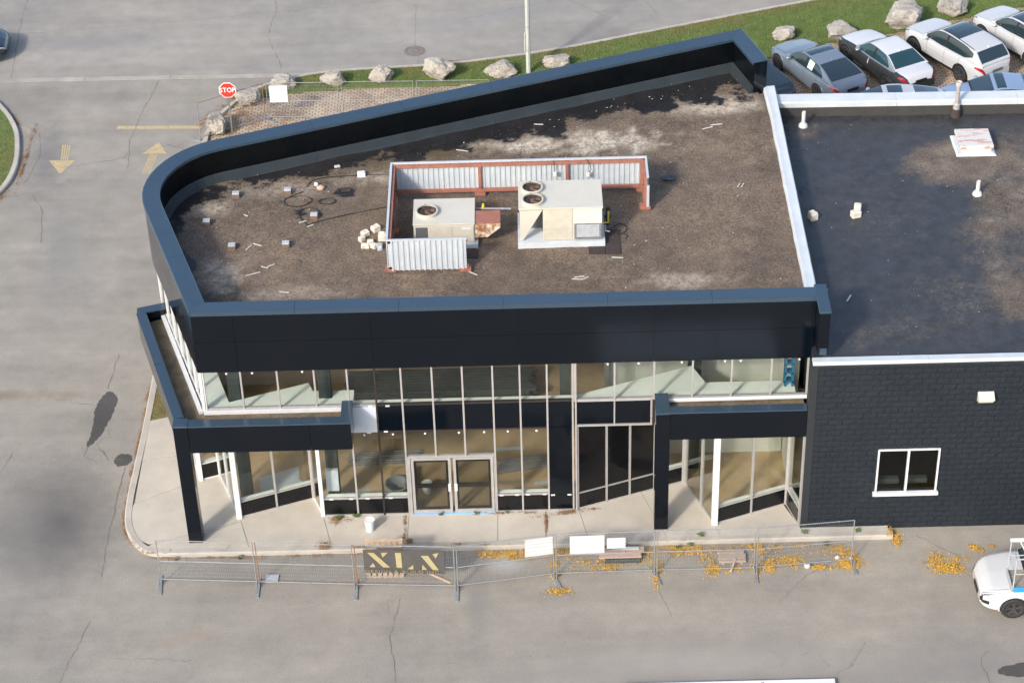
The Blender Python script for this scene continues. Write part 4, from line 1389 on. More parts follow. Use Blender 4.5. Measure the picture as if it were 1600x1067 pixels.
m = MB(); m.box(X0-.02,Y0-.03,ZU-.05,X1+.02,Y1+.02,ZU); build('top_panel', m, 'cream_metal', ru, bevel=.008)
m = MB(); m.box(3.12,Y0-.018,RZ+.24,3.98,Y0-.002,RZ+.60); m.box(3.12,Y0-.02,RZ+.61,3.98,Y0-.002,ZU-.06); build('access_panel', m, 'dirty_cream', ru)
m = MB(); m.add([(4.02,Y0-.002,ZU-.06),(X1-.02,Y0-.002,ZU-.06),(X1-.02,Y0-.14,ZU-.50),(4.02,Y0-.14,ZU-.50),(4.02,Y0-.002,ZU-.56),(X1-.02,Y0-.002,ZU-.56)],
                [(0,3,2,1),(3,4,5,2),(0,4,3),(1,2,5)]); build('intake_hood', m, 'cream_metal', ru)
lv = MB(); lv.box(4.04,Y0-.06,RZ+.26,4.09,Y0-.003,RZ+.84); lv.box(X1-.09,Y0-.06,RZ+.26,X1-.04,Y0-.003,RZ+.84); lv.box(4.092,Y0-.06,RZ+.79,X1-.092,Y0-.003,RZ+.84); lv.box(4.092,Y0-.06,RZ+.26,X1-.092,Y0-.003,RZ+.31)
lf = build('louvre_frame', lv, 'galvanised', ru)
for k in range(6):
    z = RZ+.33+k*.075
    m = MB(); m.add([(4.095,Y0-.05,z),(X1-.095,Y0-.05,z),(X1-.095,Y0-.01,z+.06),(4.095,Y0-.01,z+.06),(4.095,Y0-.045,z-.006),(X1-.095,Y0-.045,z-.006),(X1-.095,Y0-.005,z+.054),(4.095,Y0-.005,z+.054)],
                    [(0,1,2,3),(7,6,5,4),(0,4,5,1),(3,2,6,7)]); build('louvre_slat', m, 'galvanised', lf)
fan(ru, 2.80, 5.55, ZU+.02, .30); fan(ru, 2.81, 4.87, ZU+.02, .30)
m = MB(); m.tube([(X1,5.2,RZ+.35),(5.10,5.2,RZ+.35),(5.10,5.2,RZ+.75)], .03, 8); build('gas_pipe', m, 'yellow_pipe', ru, True)
m = MB(); m.lathe([(.09,0),(.10,.05),(.06,.12),(.06,.34),(.05,.36),(.001,.36)], (5.10,5.62,RZ+.25), 12); m.lathe([(.05,-.26),(.05,0)], (5.10,5.62,RZ+.25), 8); build('gas_regulator', m, 'cable_black', ru, True)
m = MB(); m.tube([(X1,4.72,RZ+.55),(4.99,4.72,RZ+.55),(4.99,4.68,RZ+.40),(5.12,4.66,RZ+.38)], .022, 8); build('drain_pipe', m, 'galvanised', ru, True)
# small unit with rusty intake hood
X0, X1, Y0, Y1, ZU = -.80, 1.03, 4.62, 6.0, 7.44
su = thing('rooftop_unit', 'smaller cream rooftop air unit with one fan and rusty intake hood', 'air unit', (.1,5.2,RZ))
m = MB(); m.box(X0-.05,Y0-.12,RZ-.04,X1+.10,Y1+.05,RZ+.14); build('curb_base', m, 'white_coping', su)
m = MB(); m.rbox(X0,Y0,RZ+.15,X1,Y1,ZU-.04,.01); build('cabinet', m, 'cream_metal', su)
m = MB(); m.box(X0-.02,Y0-.025,ZU-.04,X1+.02,Y1+.02,ZU); build('top_panel', m, 'cream_metal', su, bevel=.008)
m = MB(); m.box(X0+.06,Y0-.012,RZ+.20,X0+.42,Y0-.002,ZU-.12); build('coil_panel', m, 'coil_dark', su)
m = MB(); m.box(-.33,Y0-.012,RZ+.20,.36,Y0-.002,ZU-.10); m.box(.38,Y0-.014,RZ+.20,X1-.03,Y0-.002,ZU-.10); build('access_panel', m, 'dirty_cream', su)
m = MB(); m.box(.65,Y0-.018,ZU-.22,.92,Y0-.0145,ZU-.14); build('rating_label', m, 'sign_white', su)
fan(su, -.40, 5.22, ZU+.02, .31)
m = MB(); m.prism([(X1+.022,Y0+.02),(X1+.022,Y0+.72),(1.82,Y0+.72),(1.82,Y0+.02)], ZU-.06, ZU-.03); build('hood_top', m, 'red_primer', su)
m = MB()
for y0_, y1_ in ((Y0+.02,Y0+.05),(Y0+.69,Y0+.72)):
    m = MB(); m.add([(X1+.022,y0_,RZ+.30),(1.42,y0_,RZ+.30),(1.82,y0_,ZU-.20),(1.82,y0_,ZU-.062),(X1+.022,y0_,ZU-.062),
           (X1+.022,y1_,RZ+.30),(1.42,y1_,RZ+.30),(1.82,y1_,ZU-.20),(1.82,y1_,ZU-.062),(X1+.022,y1_,ZU-.062)],
          [(0,1,2,3,4),(9,8,7,6,5),(0,5,6,1),(1,6,7,2),(2,7,8,3),(3,8,9,4),(4,9,5,0)])
    build('hood_cheek', m, 'rusty_hood', su)
m = MB(); m.add([(1.42,Y0+.051,RZ+.32),(1.42,Y0+.689,RZ+.32),(1.81,Y0+.689,ZU-.2),(1.81,Y0+.051,ZU-.2)],[(0,1,2,3)]); build('hood_screen', m, 'coil_dark', su)
m = MB(); m.tube([(X1+.02,5.75,ZU-.22),(2.15,5.72,ZU-.24)], .035, 10); build('gas_pipe', m, 'galvanised', su, True)
m = MB(); m.lathe([(.04,-.06),(.05,0),(.04,.07),(.03,.13),(.001,.13)], (1.30,5.75,ZU-.19), 10); build('gas_valve', m, 'yellow_pipe', su, True)
# walkway mats
for (x0,y0,x1,y1,lab) in ((4.98,3.96,5.42,5.30,'dark ribbed walkway mat to the right of the larger rooftop unit'),(4.46,3.97,4.955,4.38,'short dark walkway mat in front of the louvred end'),(.74,3.95,1.12,4.45,'dark walkway mat in front of the smaller rooftop unit')):
    t = thing('walkway_mat', lab, 'mat', ((x0+x1)/2,(y0+y1)/2,RZ))
    n = max(3, int((y1-y0)/.11))
    for k in range(n):
        a = y0+(y1-y0)*k/n
        m = MB(); m.box(x0,a+.006,RZ+.0,x1,a+(y1-y0)/n-.006,RZ+.045); build('strip', m, 'rubber_mat', t)

# supports, rubble and cable on the gravel
def chunk(cx, cy, z, sx, sy, sz, rz, seed, mat, name, label, cat, group=None):
    rr = random.Random(seed)
    m = MB(); m.rbox(-sx/2,-sy/2,0,sx/2,sy/2,sz,min(sx,sy,sz)*.12)
    c, s = math.cos(rz), math.sin(rz)
    m.v = [(cx+(x*c-y*s)*(1+rr.uniform(-.12,.12)), cy+(x*s+y*c)+rr.uniform(-.015,.015), z+h*(1+rr.uniform(-.12,.12))) for x,y,h in [(a,b,d) for a,b,d in m.v]] if seed else [(cx+x*c-y*s, cy+x*s+y*c, z+h) for x,y,h in m.v]
    o = build(name, m, mat)
    return tag(o, label, cat, group)
pads = [((-7.27,6.19),'grey topped support block nearest the curved parapet corner'),((-6.5,7.72),'grey topped support block close to the black rear parapet'),((-4.88,7.87),'grey topped support block beside the cable loops'),((-3.96,6.4),'grey topped support block standing inside the dark ring of cable'),((-6.36,4.81),'grey topped support block left of the thin white sticks'),((-4.72,4.84),'grey topped support block with a pale chip leaning on it')]
for k, ((x,y), lab) in enumerate(pads):
    t = thing('support_block', lab, 'block', (x,y,RZ), group='pipe support blocks on the gravel roof')
    z = RZ+fb(x,y,.4,4,8.8)*.03-.015
    m = MB(); m.rbox(x-.12,y-.10,z,x+.12,y+.10,z+.15,.012); build('base_block', m, 'brown_block', t)
    m = MB(); m.rbox(x-.11,y-.085,z+.15,x+.11,y+.09,z+.19,.008); build('top_pad', m, 'grey_pad', t)
labs = ['pale concrete chunk set apart above the rubble heap','squat pale chunk at the top left of the rubble heap','narrow pale chunk at the left of the rubble heap','broad pale chunk resting against the screen corner','flat pale chunk at the lower left of the rubble heap','tilted pale chunk in the lower middle of the rubble heap','dull grey chunk at the lower right of the rubble heap','small pale chunk in the centre of the rubble heap']
cl_ = [(-2.02,5.63,.26,.2,.19),(-2.33,5.39,.24,.18,.15),(-2.42,5.08,.14,.2,.17),(-1.80,5.12,.24,.26,.22),(-2.30,4.70,.24,.16,.14),(-2.06,4.70,.24,.17,.15),(-1.85,4.62,.16,.24,.17),(-2.16,4.95,.2,.14,.12)]
for k, (x,y,a,b,c) in enumerate(cl_):
    chunk(x,y,RZ-.02,a,b,c,U(-.8,.8),31+k,'pale_block' if k != 6 else 'grey_pad','rubble_block',labs[k],'rubble','pale rubble beside the screen')
chunk(-2.6,8.78,RZ-.02,.26,.20,.16,.1,0,'white_plastic','junction_box','white junction box on the roof between parapet and screen','box')
t = thing('dark_bag', 'dark blue crumpled bag lying right of the screen', 'bag', (7.14,8.08,RZ))
def lump(cx, cy, cz, rx, ry, rz_, seed, nlat=8, nlon=14, rough=.25):
    m = MB(); rows = []
    for i in range(nlat+1):
        a = math.pi*i/nlat
        row = []
        for j in range(nlon+1):
            b = 2*math.pi*(j % nlon)/nlon
            d = Vector((math.sin(a)*math.cos(b),math.sin(a)*math.sin(b),math.cos(a)))
            k = 1+rough*noise.noise(d*1.6+Vector((seed,seed*2,0)))
            row.append((cx+d.x*rx*k, cy+d.y*ry*k, cz+d.z*rz_*k))
        rows.append(row)
    m.grid(rows); return m
build('sack', lump(7.14,8.08,RZ+.06,.20,.13,.09,3), 'dark_bag', t, True)
build('sack_tie', lump(6.98,8.04,RZ+.07,.07,.05,.05,9), 'dark_bag', t, True)
m = lump(-3.86,8.05,RZ+.05,.13,.10,.09,5); tag(build('rubble_block', m, 'pink_board', smooth=True), 'pinkish rounded lump beside the cable loops', 'rubble')
m = lump(-4.0,8.25,RZ+.06,.07,.06,.07,6); tag(build('plastic_ball', m, 'white_plastic', smooth=True), 'small round white ball above the pinkish lump', 'ball')
tag(chunk(-3.05,7.95,RZ-.01,.30,.16,.03,.1,0,'rubber_mat','membrane_scrap','x','x'), 'dark flat membrane scrap left of the screen', 'scrap')
tag(chunk(-3.4,9.35,RZ-.02,.18,.12,.06,.3,0,'litter_white','foam_scrap','x','x'), 'white foam scrap in the dark wet strip by the parapet', 'scrap')
cb = MB()
def cable(pts, r=.014):
    cb.tube(chaikin(pts,2), r, 5)
z = RZ+.02
cable([(-4.9,7.55,z),(-4.4,7.7,z),(-4.0,7.4,z),(-4.4,7.0,z),(-4.9,7.1,z),(-5.0,7.5,z),(-4.4,7.9,z)])
cable([(-3.9,7.35,z),(-3.6,7.5,z),(-3.3,7.35,z),(-3.5,7.1,z),(-3.9,7.2,z),(-3.8,7.45,z)])
cable([(-2.7,8.75,z),(-3.6,8.75,z),(-4.2,8.55,z),(-4.3,8.2,z)])
cable([(-2.5,8.8,z),(-2.0,8.8,z),(-1.7,8.78,z)])
cable([(-1.7,6.9,z),(-3,6.5,z),(-3.9,6.15,z),(-4.15,5.95,z)])
cable([(-4.15,6.0,z),(-4.5,6.6,z),(-4.3,7.0,z),(-3.9,6.9,z),(-3.75,6.5,z)])
tag(build('loose_cable', cb, 'cable_black', smooth=True), 'thin black cable lying in loops on the gravel roof', 'cable')
ck = MB(); cb = ck
cable([(5.2,5.4,z),(5.5,5.7,z),(5.7,5.4,z),(5.6,5.1,z),(5.3,5.0,z),(5.5,5.3,z)])
cable([(5.3,5.2,z),(5.7,5.0,z),(5.6,4.8,z)])
tag(build('loose_cable', ck, 'cable_black', smooth=True), 'tangled black cable beside the regulator of the larger unit', 'cable')
lit = MB()
sticks = [(-5.61,3.38,.45,.35),(-5.28,3.72,.25,-.5),(-5.1,3.8,.25,.5),(-4.05,5.93,.22,.5),(-4.3,6.15,.24,.35),(-5.6,4.95,.3,-.5),(-5.85,4.8,.28,1.0),(4.13,2.81,.3,.1),(4.3,2.72,.25,.5),(4.05,2.7,.3,-.1),(5.31,3.76,.35,-.2),(.95,3.15,.4,-.7),(9.3,7.6,.2,1.1),(9.42,7.6,.2,1.1),(8.6,11.1,.35,.3),(8.9,11.3,.4,.1),(-4.6,2.4,.3,-.2),(3.1,11.6,.3,-.2),(.6,10.1,.4,-.3),(4.9,6.9,.2,1.0),(-6.1,6.6,.18,-.6)]
for x,y,l,a in sticks:
    dx, dy = math.cos(a)*l/2, math.sin(a)*l/2
    lit.bar((x-dx,y-dy,RZ+.03),(x+dx,y+dy,RZ+.03+U(0,.02)),.03,.02)
for k in range(230):
    x, y = U(-7.8,10.3), U(.8,14.5)
    if not inside(ROOFP, x, y): continue
    r = U(.012,.05) if k % 12 == 0 else U(.01,.028)
    a = U(0,3)
    lit.add([(x+r*math.cos(a+b)*U(.5,1.2),y+r*math.sin(a+b)*U(.5,1.2),RZ+.03+U(0,.03)) for b in (0,1.5,3.1,4.6)], [(0,1,2,3)])
for k in range(15):
    x = U(2,10); y = 8.75+(x+6.94)*.369-.62-abs(random.gauss(0,.35))
    r = U(.02,.06); a = U(0,3)
    lit.add([(x+r*math.cos(a+b)*U(.5,1.2),y+r*.6*math.sin(a+b),RZ+.03+U(0,.02)) for b in (0,1.5,3.1,4.6)], [(0,1,2,3)])
stuff(build('roof_litter', lit, 'litter_white'), 'white sticks and scraps scattered over the gravel roof', 'litter')
lit = MB()
for k in range(700):
    x = U(-6.5,10); y = 8.75+(x+6.94)*.369-.66-abs(random.gauss(0,.22))
    if abs(fb(x,y,.8,3,7.)) < .12 and k % 3: continue
    r = U(.01,.035); a = U(0,3)
    lit.add([(x+r*math.cos(a+b),y+r*.7*math.sin(a+b),RZ+.012+U(0,.02)) for b in (0,1.5,3.1,4.6)], [(0,1,2,3)])
for k in range(1500):
    c = random.choice([(-5.2,7.2,1.4,.8),(-4.6,5.6,1.6,1.0),(-3.5,8.6,1.2,.4),(8.0,11.4,1.2,.6),(3.8,9.6,1.5,.5),(10.2,9,.25,2.5),(-5.8,2.4,1.4,.8)])
    x, y = random.gauss(c[0],c[2]*.7), random.gauss(c[1],c[3]*.7)
    if not inside(ROOFP, x, y): continue
    r = U(.01,.03); a = U(0,3)
    lit.add([(x+r*math.cos(a+b)*U(.6,1.3),y+r*.7*math.sin(a+b),RZ+.03+U(0,.012)) for b in (0,1.5,3.1,4.6)], [(0,1,2,3)])
stuff(build('roof_leaves', lit, 'roof_dirt'), 'dark rotting leaves and dirt on the gravel roof', 'leaves')

# right roof: vents and hatch
def vent(x, y, h, label):
    t = thing('roof_vent', label, 'vent', (x,y,RR))
    m = MB(); m.lathe([(.16,-.03),(.15,.05),(.11,.12),(.075,.14)], (x,y,RR), 14); build('boot', m, 'pvc_white', t, True)
    m = MB(); m.lathe([(.065,.1),(.065,h),(.05,h),(.05,h-.15),(.001,h-.15)], (x,y,RR), 14); build('pipe', m, 'pvc_white', t, True)
vent(11.85,12.02,.55,'short white vent pipe near the white divider flashing')
vent(16.83,7.62,.50,'short white vent pipe below the peeling roof hatch')
t = thing('flue_pipe', 'tall grey metal flue standing before the rear white coping', 'flue', (16.96,12.42,RR))
m = MB(); m.lathe([(.17,-.03),(.15,.28),(.12,.30)], (16.96,12.42,RR), 16); build('flue_collar', m, 'rubber_mat', t, True)
m = MB(); m.lathe([(.12,.28),(.11,.46),(.072,.5),(.072,1.24)], (16.96,12.42,RR), 16); build('pipe', m, 'vent_metal', t, True)
m = MB(); m.lathe([(.075,1.14),(.098,1.17),(.098,1.30),(.085,1.30),(.08,1.2),(.001,1.2)], (16.96,12.42,RR), 16); build('cap', m, 'lamp_body', t, True)
t = thing('roof_hatch', 'white roof hatch with peeling red patches on its lid', 'hatch', (17.2,10.5,RR))
m = MB(); m.add([(16.55,9.85,RR+.01),(17.85,9.85,RR+.01),(17.85,11.15,RR+.01),(16.55,11.15,RR+.01),(16.62,9.92,RR+.07),(17.78,9.92,RR+.07),(17.78,11.08,RR+.07),(16.62,11.08,RR+.07)],[(0,3,2,1),(4,5,6,7),(0,1,5,4),(1,2,6,5),(2,3,7,6),(3,0,4,7)]); build('curb_base', m, 'white_coping', t)
m = MB(); m.box(16.72,10.02,RR+.071,17.70,11.0,RR+.22); build('frame', m, 'white_coping', t)
m = MB(); m.rbox(16.66,9.96,RR+.222,17.76,11.06,RR+.33,.015); build('lid', m, 'peeling_hatch', t)
chunk(11.52,6.5,RR,.24,.3,.22,.4,61,'pale_block','concrete_block','pale concrete block on the dark roof beside the divider flashing','block')
t = thing('block_pile', 'two pale concrete blocks stacked on the dark roof', 'block', (12.88,6.6,RR))
for (x,y,z0,a,b,c,r) in ((12.86,6.55,RR,.3,.22,.2,.3),(12.93,6.72,RR,.22,.2,.34,-.2)):
    m = MB(); m.rbox(-a/2,-b/2,0,a/2,b/2,c,.02); cc, ss = math.cos(r), math.sin(r)
    m.v = [(x+p*cc-q*ss,y+p*ss+q*cc,z0+h) for p,q,h in m.v]; build('block', m, 'pale_block', t)
lit = MB()
for k in range(55):
    x, y = U(11.2,19), U(-.7,12.4)
    r = U(.008,.022); a = U(0,3)
    lit.add([(x+r*math.cos(a+b),y+r*math.sin(a+b),RR+.03) for b in (0,1.5,3.1,4.6)], [(0,1,2,3)])
lit.bar((12.0,2.0,RR+.03),(12.15,2.3,RR+.03),.04,.01); lit.bar((11.35,2.6,RR+.03),(11.5,2.6,RR+.03),.05,.02)
stuff(build('roof_specks', lit, 'litter_white'), 'tiny white specks on the dark roof', 'litter')
lit = MB()
for k in range(420):
    c = random.choice([(16.9,12.1,.9,.25),(11.25,11.3,.12,.9),(17.3,7.3,.7,.5),(11.3,8.2,.15,1.2),(11.25,3,.15,1.4),(13.5,12.3,1.2,.2)])
    x, y = random.gauss(c[0],c[2]), random.gauss(c[1],c[3])
    if x < 11.08 or y > 12.6 or y < -.7: continue
    r = U(.012,.05); a = U(0,3)
    lit.add([(x+r*math.cos(a+b)*U(.5,1.3),y+r*.6*math.sin(a+b),RR+.026) for b in (0,1.5,3.1,4.6)], [(0,1,2,3)])
stuff(build('roof_leaves', lit, 'cable_black'), 'black scraps along the edges of the dark roof', 'leaves')
m = MB(); m.add([(15.42,YB-.01,4.98),(15.88,YB-.01,4.98),(15.88,YB-.24,4.86),(15.42,YB-.24,4.86),(15.42,YB-.24,4.80),(15.88,YB-.24,4.80),(15.88,YB-.01,4.64),(15.42,YB-.01,4.64)],
                [(0,3,2,1),(3,4,5,2),(0,7,4,3),(1,2,5,6),(0,1,6,7)])
t = thing('wall_lamp', 'pale metal wall lamp high on the charcoal block wall', 'lamp', (15.65,YB,4.64))
build('housing', m, 'lamp_body', t)
m = MB(); m.add([(15.45,YB-.232,4.795),(15.85,YB-.232,4.795),(15.85,YB-.03,4.655),(15.45,YB-.03,4.655),(15.45,YB-.20,4.72),(15.85,YB-.20,4.72),(15.85,YB-.06,4.62),(15.45,YB-.06,4.62)],[(4,7,6,5),(0,4,5,1),(3,2,6,7),(0,3,7,4),(1,5,6,2)]); build('lens', m, 'lamp_lens', t)

for x in (-2.35,-1.5,-.55,.45,1.2,1.9,2.75):
    m = MB(); m.lathe([(.036,0),(.03,-.02),(.001,-.025)], (x,-.012,3.10), 10, 'y'); build('glass_clip', m, 'white_plastic', bd, True)
for x in (-6.2,-5.45,-4.0,4.85,5.75,7.0,8.25,8.7,10.4):
    m = MB(); m.lathe([(.036,0),(.03,-.02),(.001,-.025)], (x,-.012,5.50), 10, 'y'); build('glass_clip', m, 'white_plastic', bd, True)
for x, z in ((-3.5,.67),(-2.9,.67),(-2.4,.67),(-1.7,.67),(1.65,.67),(2.12,.67),(2.45,.67),(2.95,.67),(3.2,.63),(3.7,.63),(-2.1,4.2),(-1.6,4.2),(-1.7,3.24),(-2.2,3.21),(-1.45,5.62),(-2.2,5.62)):
    m = MB(); m.box(x-.06,-.066,z-.022,x+.06,-.047,z+.022); build('setting_block', m, 'white_plastic', bd)

# ================================================================== INTERIOR THINGS
t = thing('stud_stack', 'long stack of dark steel studs on the showroom floor', 'steel studs', (0,5.8,.03))
for k in range(40):
    lay, j = divmod(k, 8)
    y = 5.15+j*.15; z = .10+lay*.12
    o_ = U(-.12,.22)
    m = MB(); m.box(-3.3+U(-.1,.1),y,z,2.65+o_,y+.13,z+.10); build('stud', m, 'steel_stud', t)
m = MB()
for x in (-2.5,-.3,1.9): m.box(x,5.1,.03,x+.1,6.4,.099)
build('bearer', m, 'old_wood', t)
def bucket(x, y, z, h, r, label, mat='white_plastic'):
    t = thing('bucket', label, 'bucket', (x,y,z))
    m = MB(); m.lathe([(.001,0),(r*.86,0),(r,h*.92),(r*1.08,h*.93),(r*1.08,h),(r*.96,h),(r*.95,h*.9),(r*.82,.03),(.001,.03)] if mat == 'galv' else [(.001,0),(r*.86,0),(r*.95,h*.75),(r*1.04,h*.76),(r*1.04,h*.8),(r*.97,h*.81),(r*1.0,h*.94)], (x,y,z), 24); build('pail', m, 'galvanised' if mat == 'galv' else mat, t, True)
    if mat != 'galv':
        m = MB(); m.lathe([(r*1.0,h*.93),(r*1.09,h*.935),(r*1.09,h*1.0),(r*.98,h*1.0),(r*.95,h*.975),(.001,h*.975)], (x,y,z), 24); build('lid', m, mat, t, True)
    m = MB(); m.tube([(x-r*1.05,y,z+h*.85)]+[(x+r*1.12*math.cos(a),y-.04-r*.25*math.sin(a),z+h*(.85-.35*math.sin(a))) for a in np.linspace(math.pi*.95,math.pi*.05,9)]+[(x+r*1.05,y,z+h*.85)], .006, 5); build('handle', m, 'galvanised', t, True)
bucket(-2.34,-.72,0,.40,.145,'white plastic bucket on the sidewalk before the glass')
bucket(-1.55,.75,.03,.55,.36,'grey bin of coiled wire inside the glass beside the doors','galv')
bucket(-.65,.95,.03,.36,.15,'white bucket seen through the left glass door')
m = MB(); m.rbox(-1.75,1.2,.03,-1.2,1.7,.45,.01); tag(build('cardboard_box', m, 'cardboard'), 'brown cardboard box behind the grey bin indoors', 'box')
m = MB(); m.box(-3.65,.3,.70,-3.27,.42,1.5); tag(build('pale_slab', m, 'white_panel'), 'pale blue upright slab at the dark column indoors', 'sheet')  # pale blue upright box before the dark column
for k, (x,y,a,lab) in enumerate(((2.6,2.2,.2,'bundle of silver conduit on the floor behind the right panes'),(-2.0,2.6,.05,'flat bundle of silver strips on the floor behind the left panes'))):
    t = thing('conduit_bundle', lab, 'conduit', (x,y,.03))
    for j in range(9):
        m = MB(); dx, dy = math.cos(a)*1.1, math.sin(a)*1.1
        m.bar((x-dx+U(-.1,.1),y-dy+j*.07-.3,.05+(j%3)*.03),(x+dx+U(-.1,.1),y+dy+j*.07-.3,.05+(j%3)*.03),.045,.03); build('conduit', m, 'galvanised', t)
m = MB(); m.prism([(-5.7,.65),(-4.55,1.1),(-4.7,2.3),(-5.9,1.8)], .031, .05); m.prism([(-5.0,1.2),(-4.5,1.5),(-4.8,1.9)], .051,.065)
tag(build('drywall_sheet', m, 'white_panel'), 'white drywall sheets on the floor behind the left angled glass', 'drywall')
m = MB()
for (x,y,r) in ((1.9,2.9,.5),(3.0,1.2,.4),(2.5,.6,.35),(-2.9,1.0,.5)):
    m.add([(x-r,y-.06,.033),(x+r,y-.02,.033),(x+r*.9,y+.14,.033),(x-r*.8,y+.1,.033)],[(0,1,2,3)])
stuff(build('floor_scraps', m, 'grey_pad'), 'grey paper scraps lying on the showroom floor', 'scraps')
m = MB()
for x0,z0,x1,z1 in ((10.06,4.16,10.12,5.3),(10.28,4.16,10.34,5.3)):
    m.box(x0,.44,z0,x1,.50,z1); m.box(x0,.62,z0,x1,.68,z1)
for z in (4.3,4.62,4.94,5.24): m.box(10.06,.44,z,10.34,.68,z+.05)
tag(build('storage_rack', m, 'blue_rack'), 'blue upright rack behind the last upper pane beside the block building', 'rack')

# ================================================================== FENCES
def fence_panel(parent, p, q, h, base, rail='galvanised', postm='galvanised', mesh=True):
    p = Vector((p[0],p[1],base)); q = Vector((q[0],q[1],base)); d = (q-p); L = d.length; dn = d.normalized()
    p2 = p+dn*.04; q2 = q-dn*.04
    up_ = Vector((0,0,1))
    for a, m_ in ((p2,postm),(q2,rail)):
        m = MB(); m.tube([a,a+up_*h], .0165, 8); build('fence_post', m, m_, parent, True)
    for z in (.10, h*.5, h-.01):
        m = MB(); m.tube([p2+up_*z,q2+up_*z], .0135, 8); build('fence_rail', m, rail if z != .10 else 'galvanised', parent, True)
    if mesh:
        m = MB()
        n = int(L/.055)
        for k in range(1, n):
            c = p2+(q2-p2)*(k/n)
            m.tube([c+up_*.11,c+up_*(h-.02)], .0022, 3, False)
        for k in range(1, 11):
            z = .11+(h-.13)*k/11
            m.tube([p2+up_*z,q2+up_*z], .0022, 3, False)
        build('wire_mesh', m, 'galvanised', parent)
def foot(t, x, y, ang):
    dx, dy = math.cos(ang)*.42, math.sin(ang)*.42
    m = MB(); m.bar((x-dx,y-dy,GZ+.022),(x+dx,y+dy,GZ+.022),.11,.036); ft = build('foot', m, 'galvanised', t)
    m = MB()
    ox, oy = math.cos(ang+math.pi/2)*.04, math.sin(ang+math.pi/2)*.04
    for s in (-1,1): m.tube([(x+ox*s,y+oy*s,GZ+.041),(x+ox*s,y+oy*s,GZ+.20)], .016, 7)
    build('peg', m, 'galvanised', ft)
fang = [-1.5,-1.57,-1.55,-1.57,-1.25,-1.3,-1.57,-1.45]
FP = [(-8.45,-2.69),(-5.55,-2.90),(-2.66,-3.11),(.30,-3.29),(3.19,-2.86),(6.14,-2.82),(9.07,-2.82),(11.96,-2.56)]
flabs = ['leftmost mesh fence panel in front of the rounded curb','mesh fence panel left of the black banner','mesh fence panel that carries the black banner','slanting mesh fence panel with one white sign at its right end','mesh fence panel with two white signs in front of pallets','mesh fence panel in front of the right black pillar','rightmost mesh fence panel ending at the block wall']
for k in range(7):
    t = thing('mesh_fence', flabs[k], 'fence', ((FP[k][0]+FP[k+1][0])/2,(FP[k][1]+FP[k+1][1])/2,GZ+.05), group='wire fence panels along the front curb')
    foot(t, FP[k][0], FP[k][1]-.12, fang[k])
    if k == 6: foot(t, FP[7][0], FP[7][1]-.12, fang[7])
    fence_panel(t, FP[k], FP[k+1], 1.62, GZ+.06, 'galvanised', 'rusty_steel' if k in (1,2) else 'galvanised')
# banner with gold lettering
ba = thing('banner', 'black construction banner with gold XLN lettering tied to the fence', 'banner', (-1.18,-3.25,.45))
bx0, bx1, bz0, bz1 = -2.37, -.02, .50, 1.40
def by(x):  # the fence line, banner hangs just in front
    return -3.11-(x+2.66)*(.18/2.96)-.045
def bwave(x, z):
    return by(x)-.012*math.sin(x*5.1)-.010*math.sin(x*2.3+z*4)
rows = []
for j in range(9):
    z = bz0+(bz1-bz0)*j/8
    rows.append([(x, bwave(x,z), z+.03*math.sin((x-bx0)/(bx1-bx0)*math.pi*3)*(j/8)*.6) for x in np.linspace(bx0,bx1,25)])
m = MB(); m.grid(rows)
rows2 = [[(x,y+.004,z) for x,y,z in r] for r in rows]
m.grid([r[::-1] for r in rows2])
build('sheet', m, 'banner_black', ba, 'all')
def bz(px, py):   # banner picture units to metres
    x = bx0+(px-390)/(965-390)*(bx1-bx0); z = bz1-(py-690)/(880-690)*(bz1-bz0)
    return (x, bwave(x,z)-.006, z)
L_ = [[(420,712),(466,712),(575,835),(527,835)],[(518,712),(565,712),(527,752)],[(428,831),(470,831),(458,798)],
      [(618,712),(660,712),(662,835),(622,835)],[(700,841),(742,841),(741,806)],
      [(800,733),(850,733),(922,848),(880,848)],[(803,845),(838,845),(808,802)],[(882,722),(926,712),(905,755)]]
for P in L_:
    m = MB(); v = [bz(*p) for p in P]
    m.add(v+[(x,y+.003,z) for x,y,z in v], [tuple(range(len(P)-1,-1,-1))]+[(i,(i+1)%len(P),len(P)+(i+1)%len(P),len(P)+i) for i in range(len(P))])
    build('letter', m, 'banner_gold', ba)
M = Matrix.Translation(Vector((bz(668,862)[0],by(-1.2)-.035,bz(668,862)[2]))-Vector(ORG[ba.name])) @ Matrix.Rotation(math.atan2(-.18,2.96),4,'Z') @ Matrix.Rotation(math.pi/2,4,'X')
text_letters('DESIGN & BUILD INC.', .15, 'banner_gold_dull', ba, M, 1.35, .16, .38)
# white signs on the fence
def sign(p, q, z0, z1, label):
    m = MB(); m.bar((p[0],p[1],(z0+z1)/2),(q[0],q[1],(z0+z1)/2),.008,z1-z0)
    return tag(build('white_sign', m, 'sign_white'), label, 'sign')
def fpt(k, t, off):
    a, b = FP[k], FP[k+1]
    d = Vector((b[0]-a[0],b[1]-a[1])).normalized()
    return (a[0]+(b[0]-a[0])*t-d.y*off, a[1]+(b[1]-a[1])*t+d.x*off)
sign(fpt(3,.70,.03),fpt(3,.985,.03),.75,1.42,'white sign on the slanting fence panel right of the banner')
sign(fpt(4,.15,.03),fpt(4,.49,.03),.67,1.40,'larger white sign in the middle of the fence')
sign(fpt(4,.515,.03),fpt(4,.70,.03),.88,1.28,'smaller white sign next to the larger one')
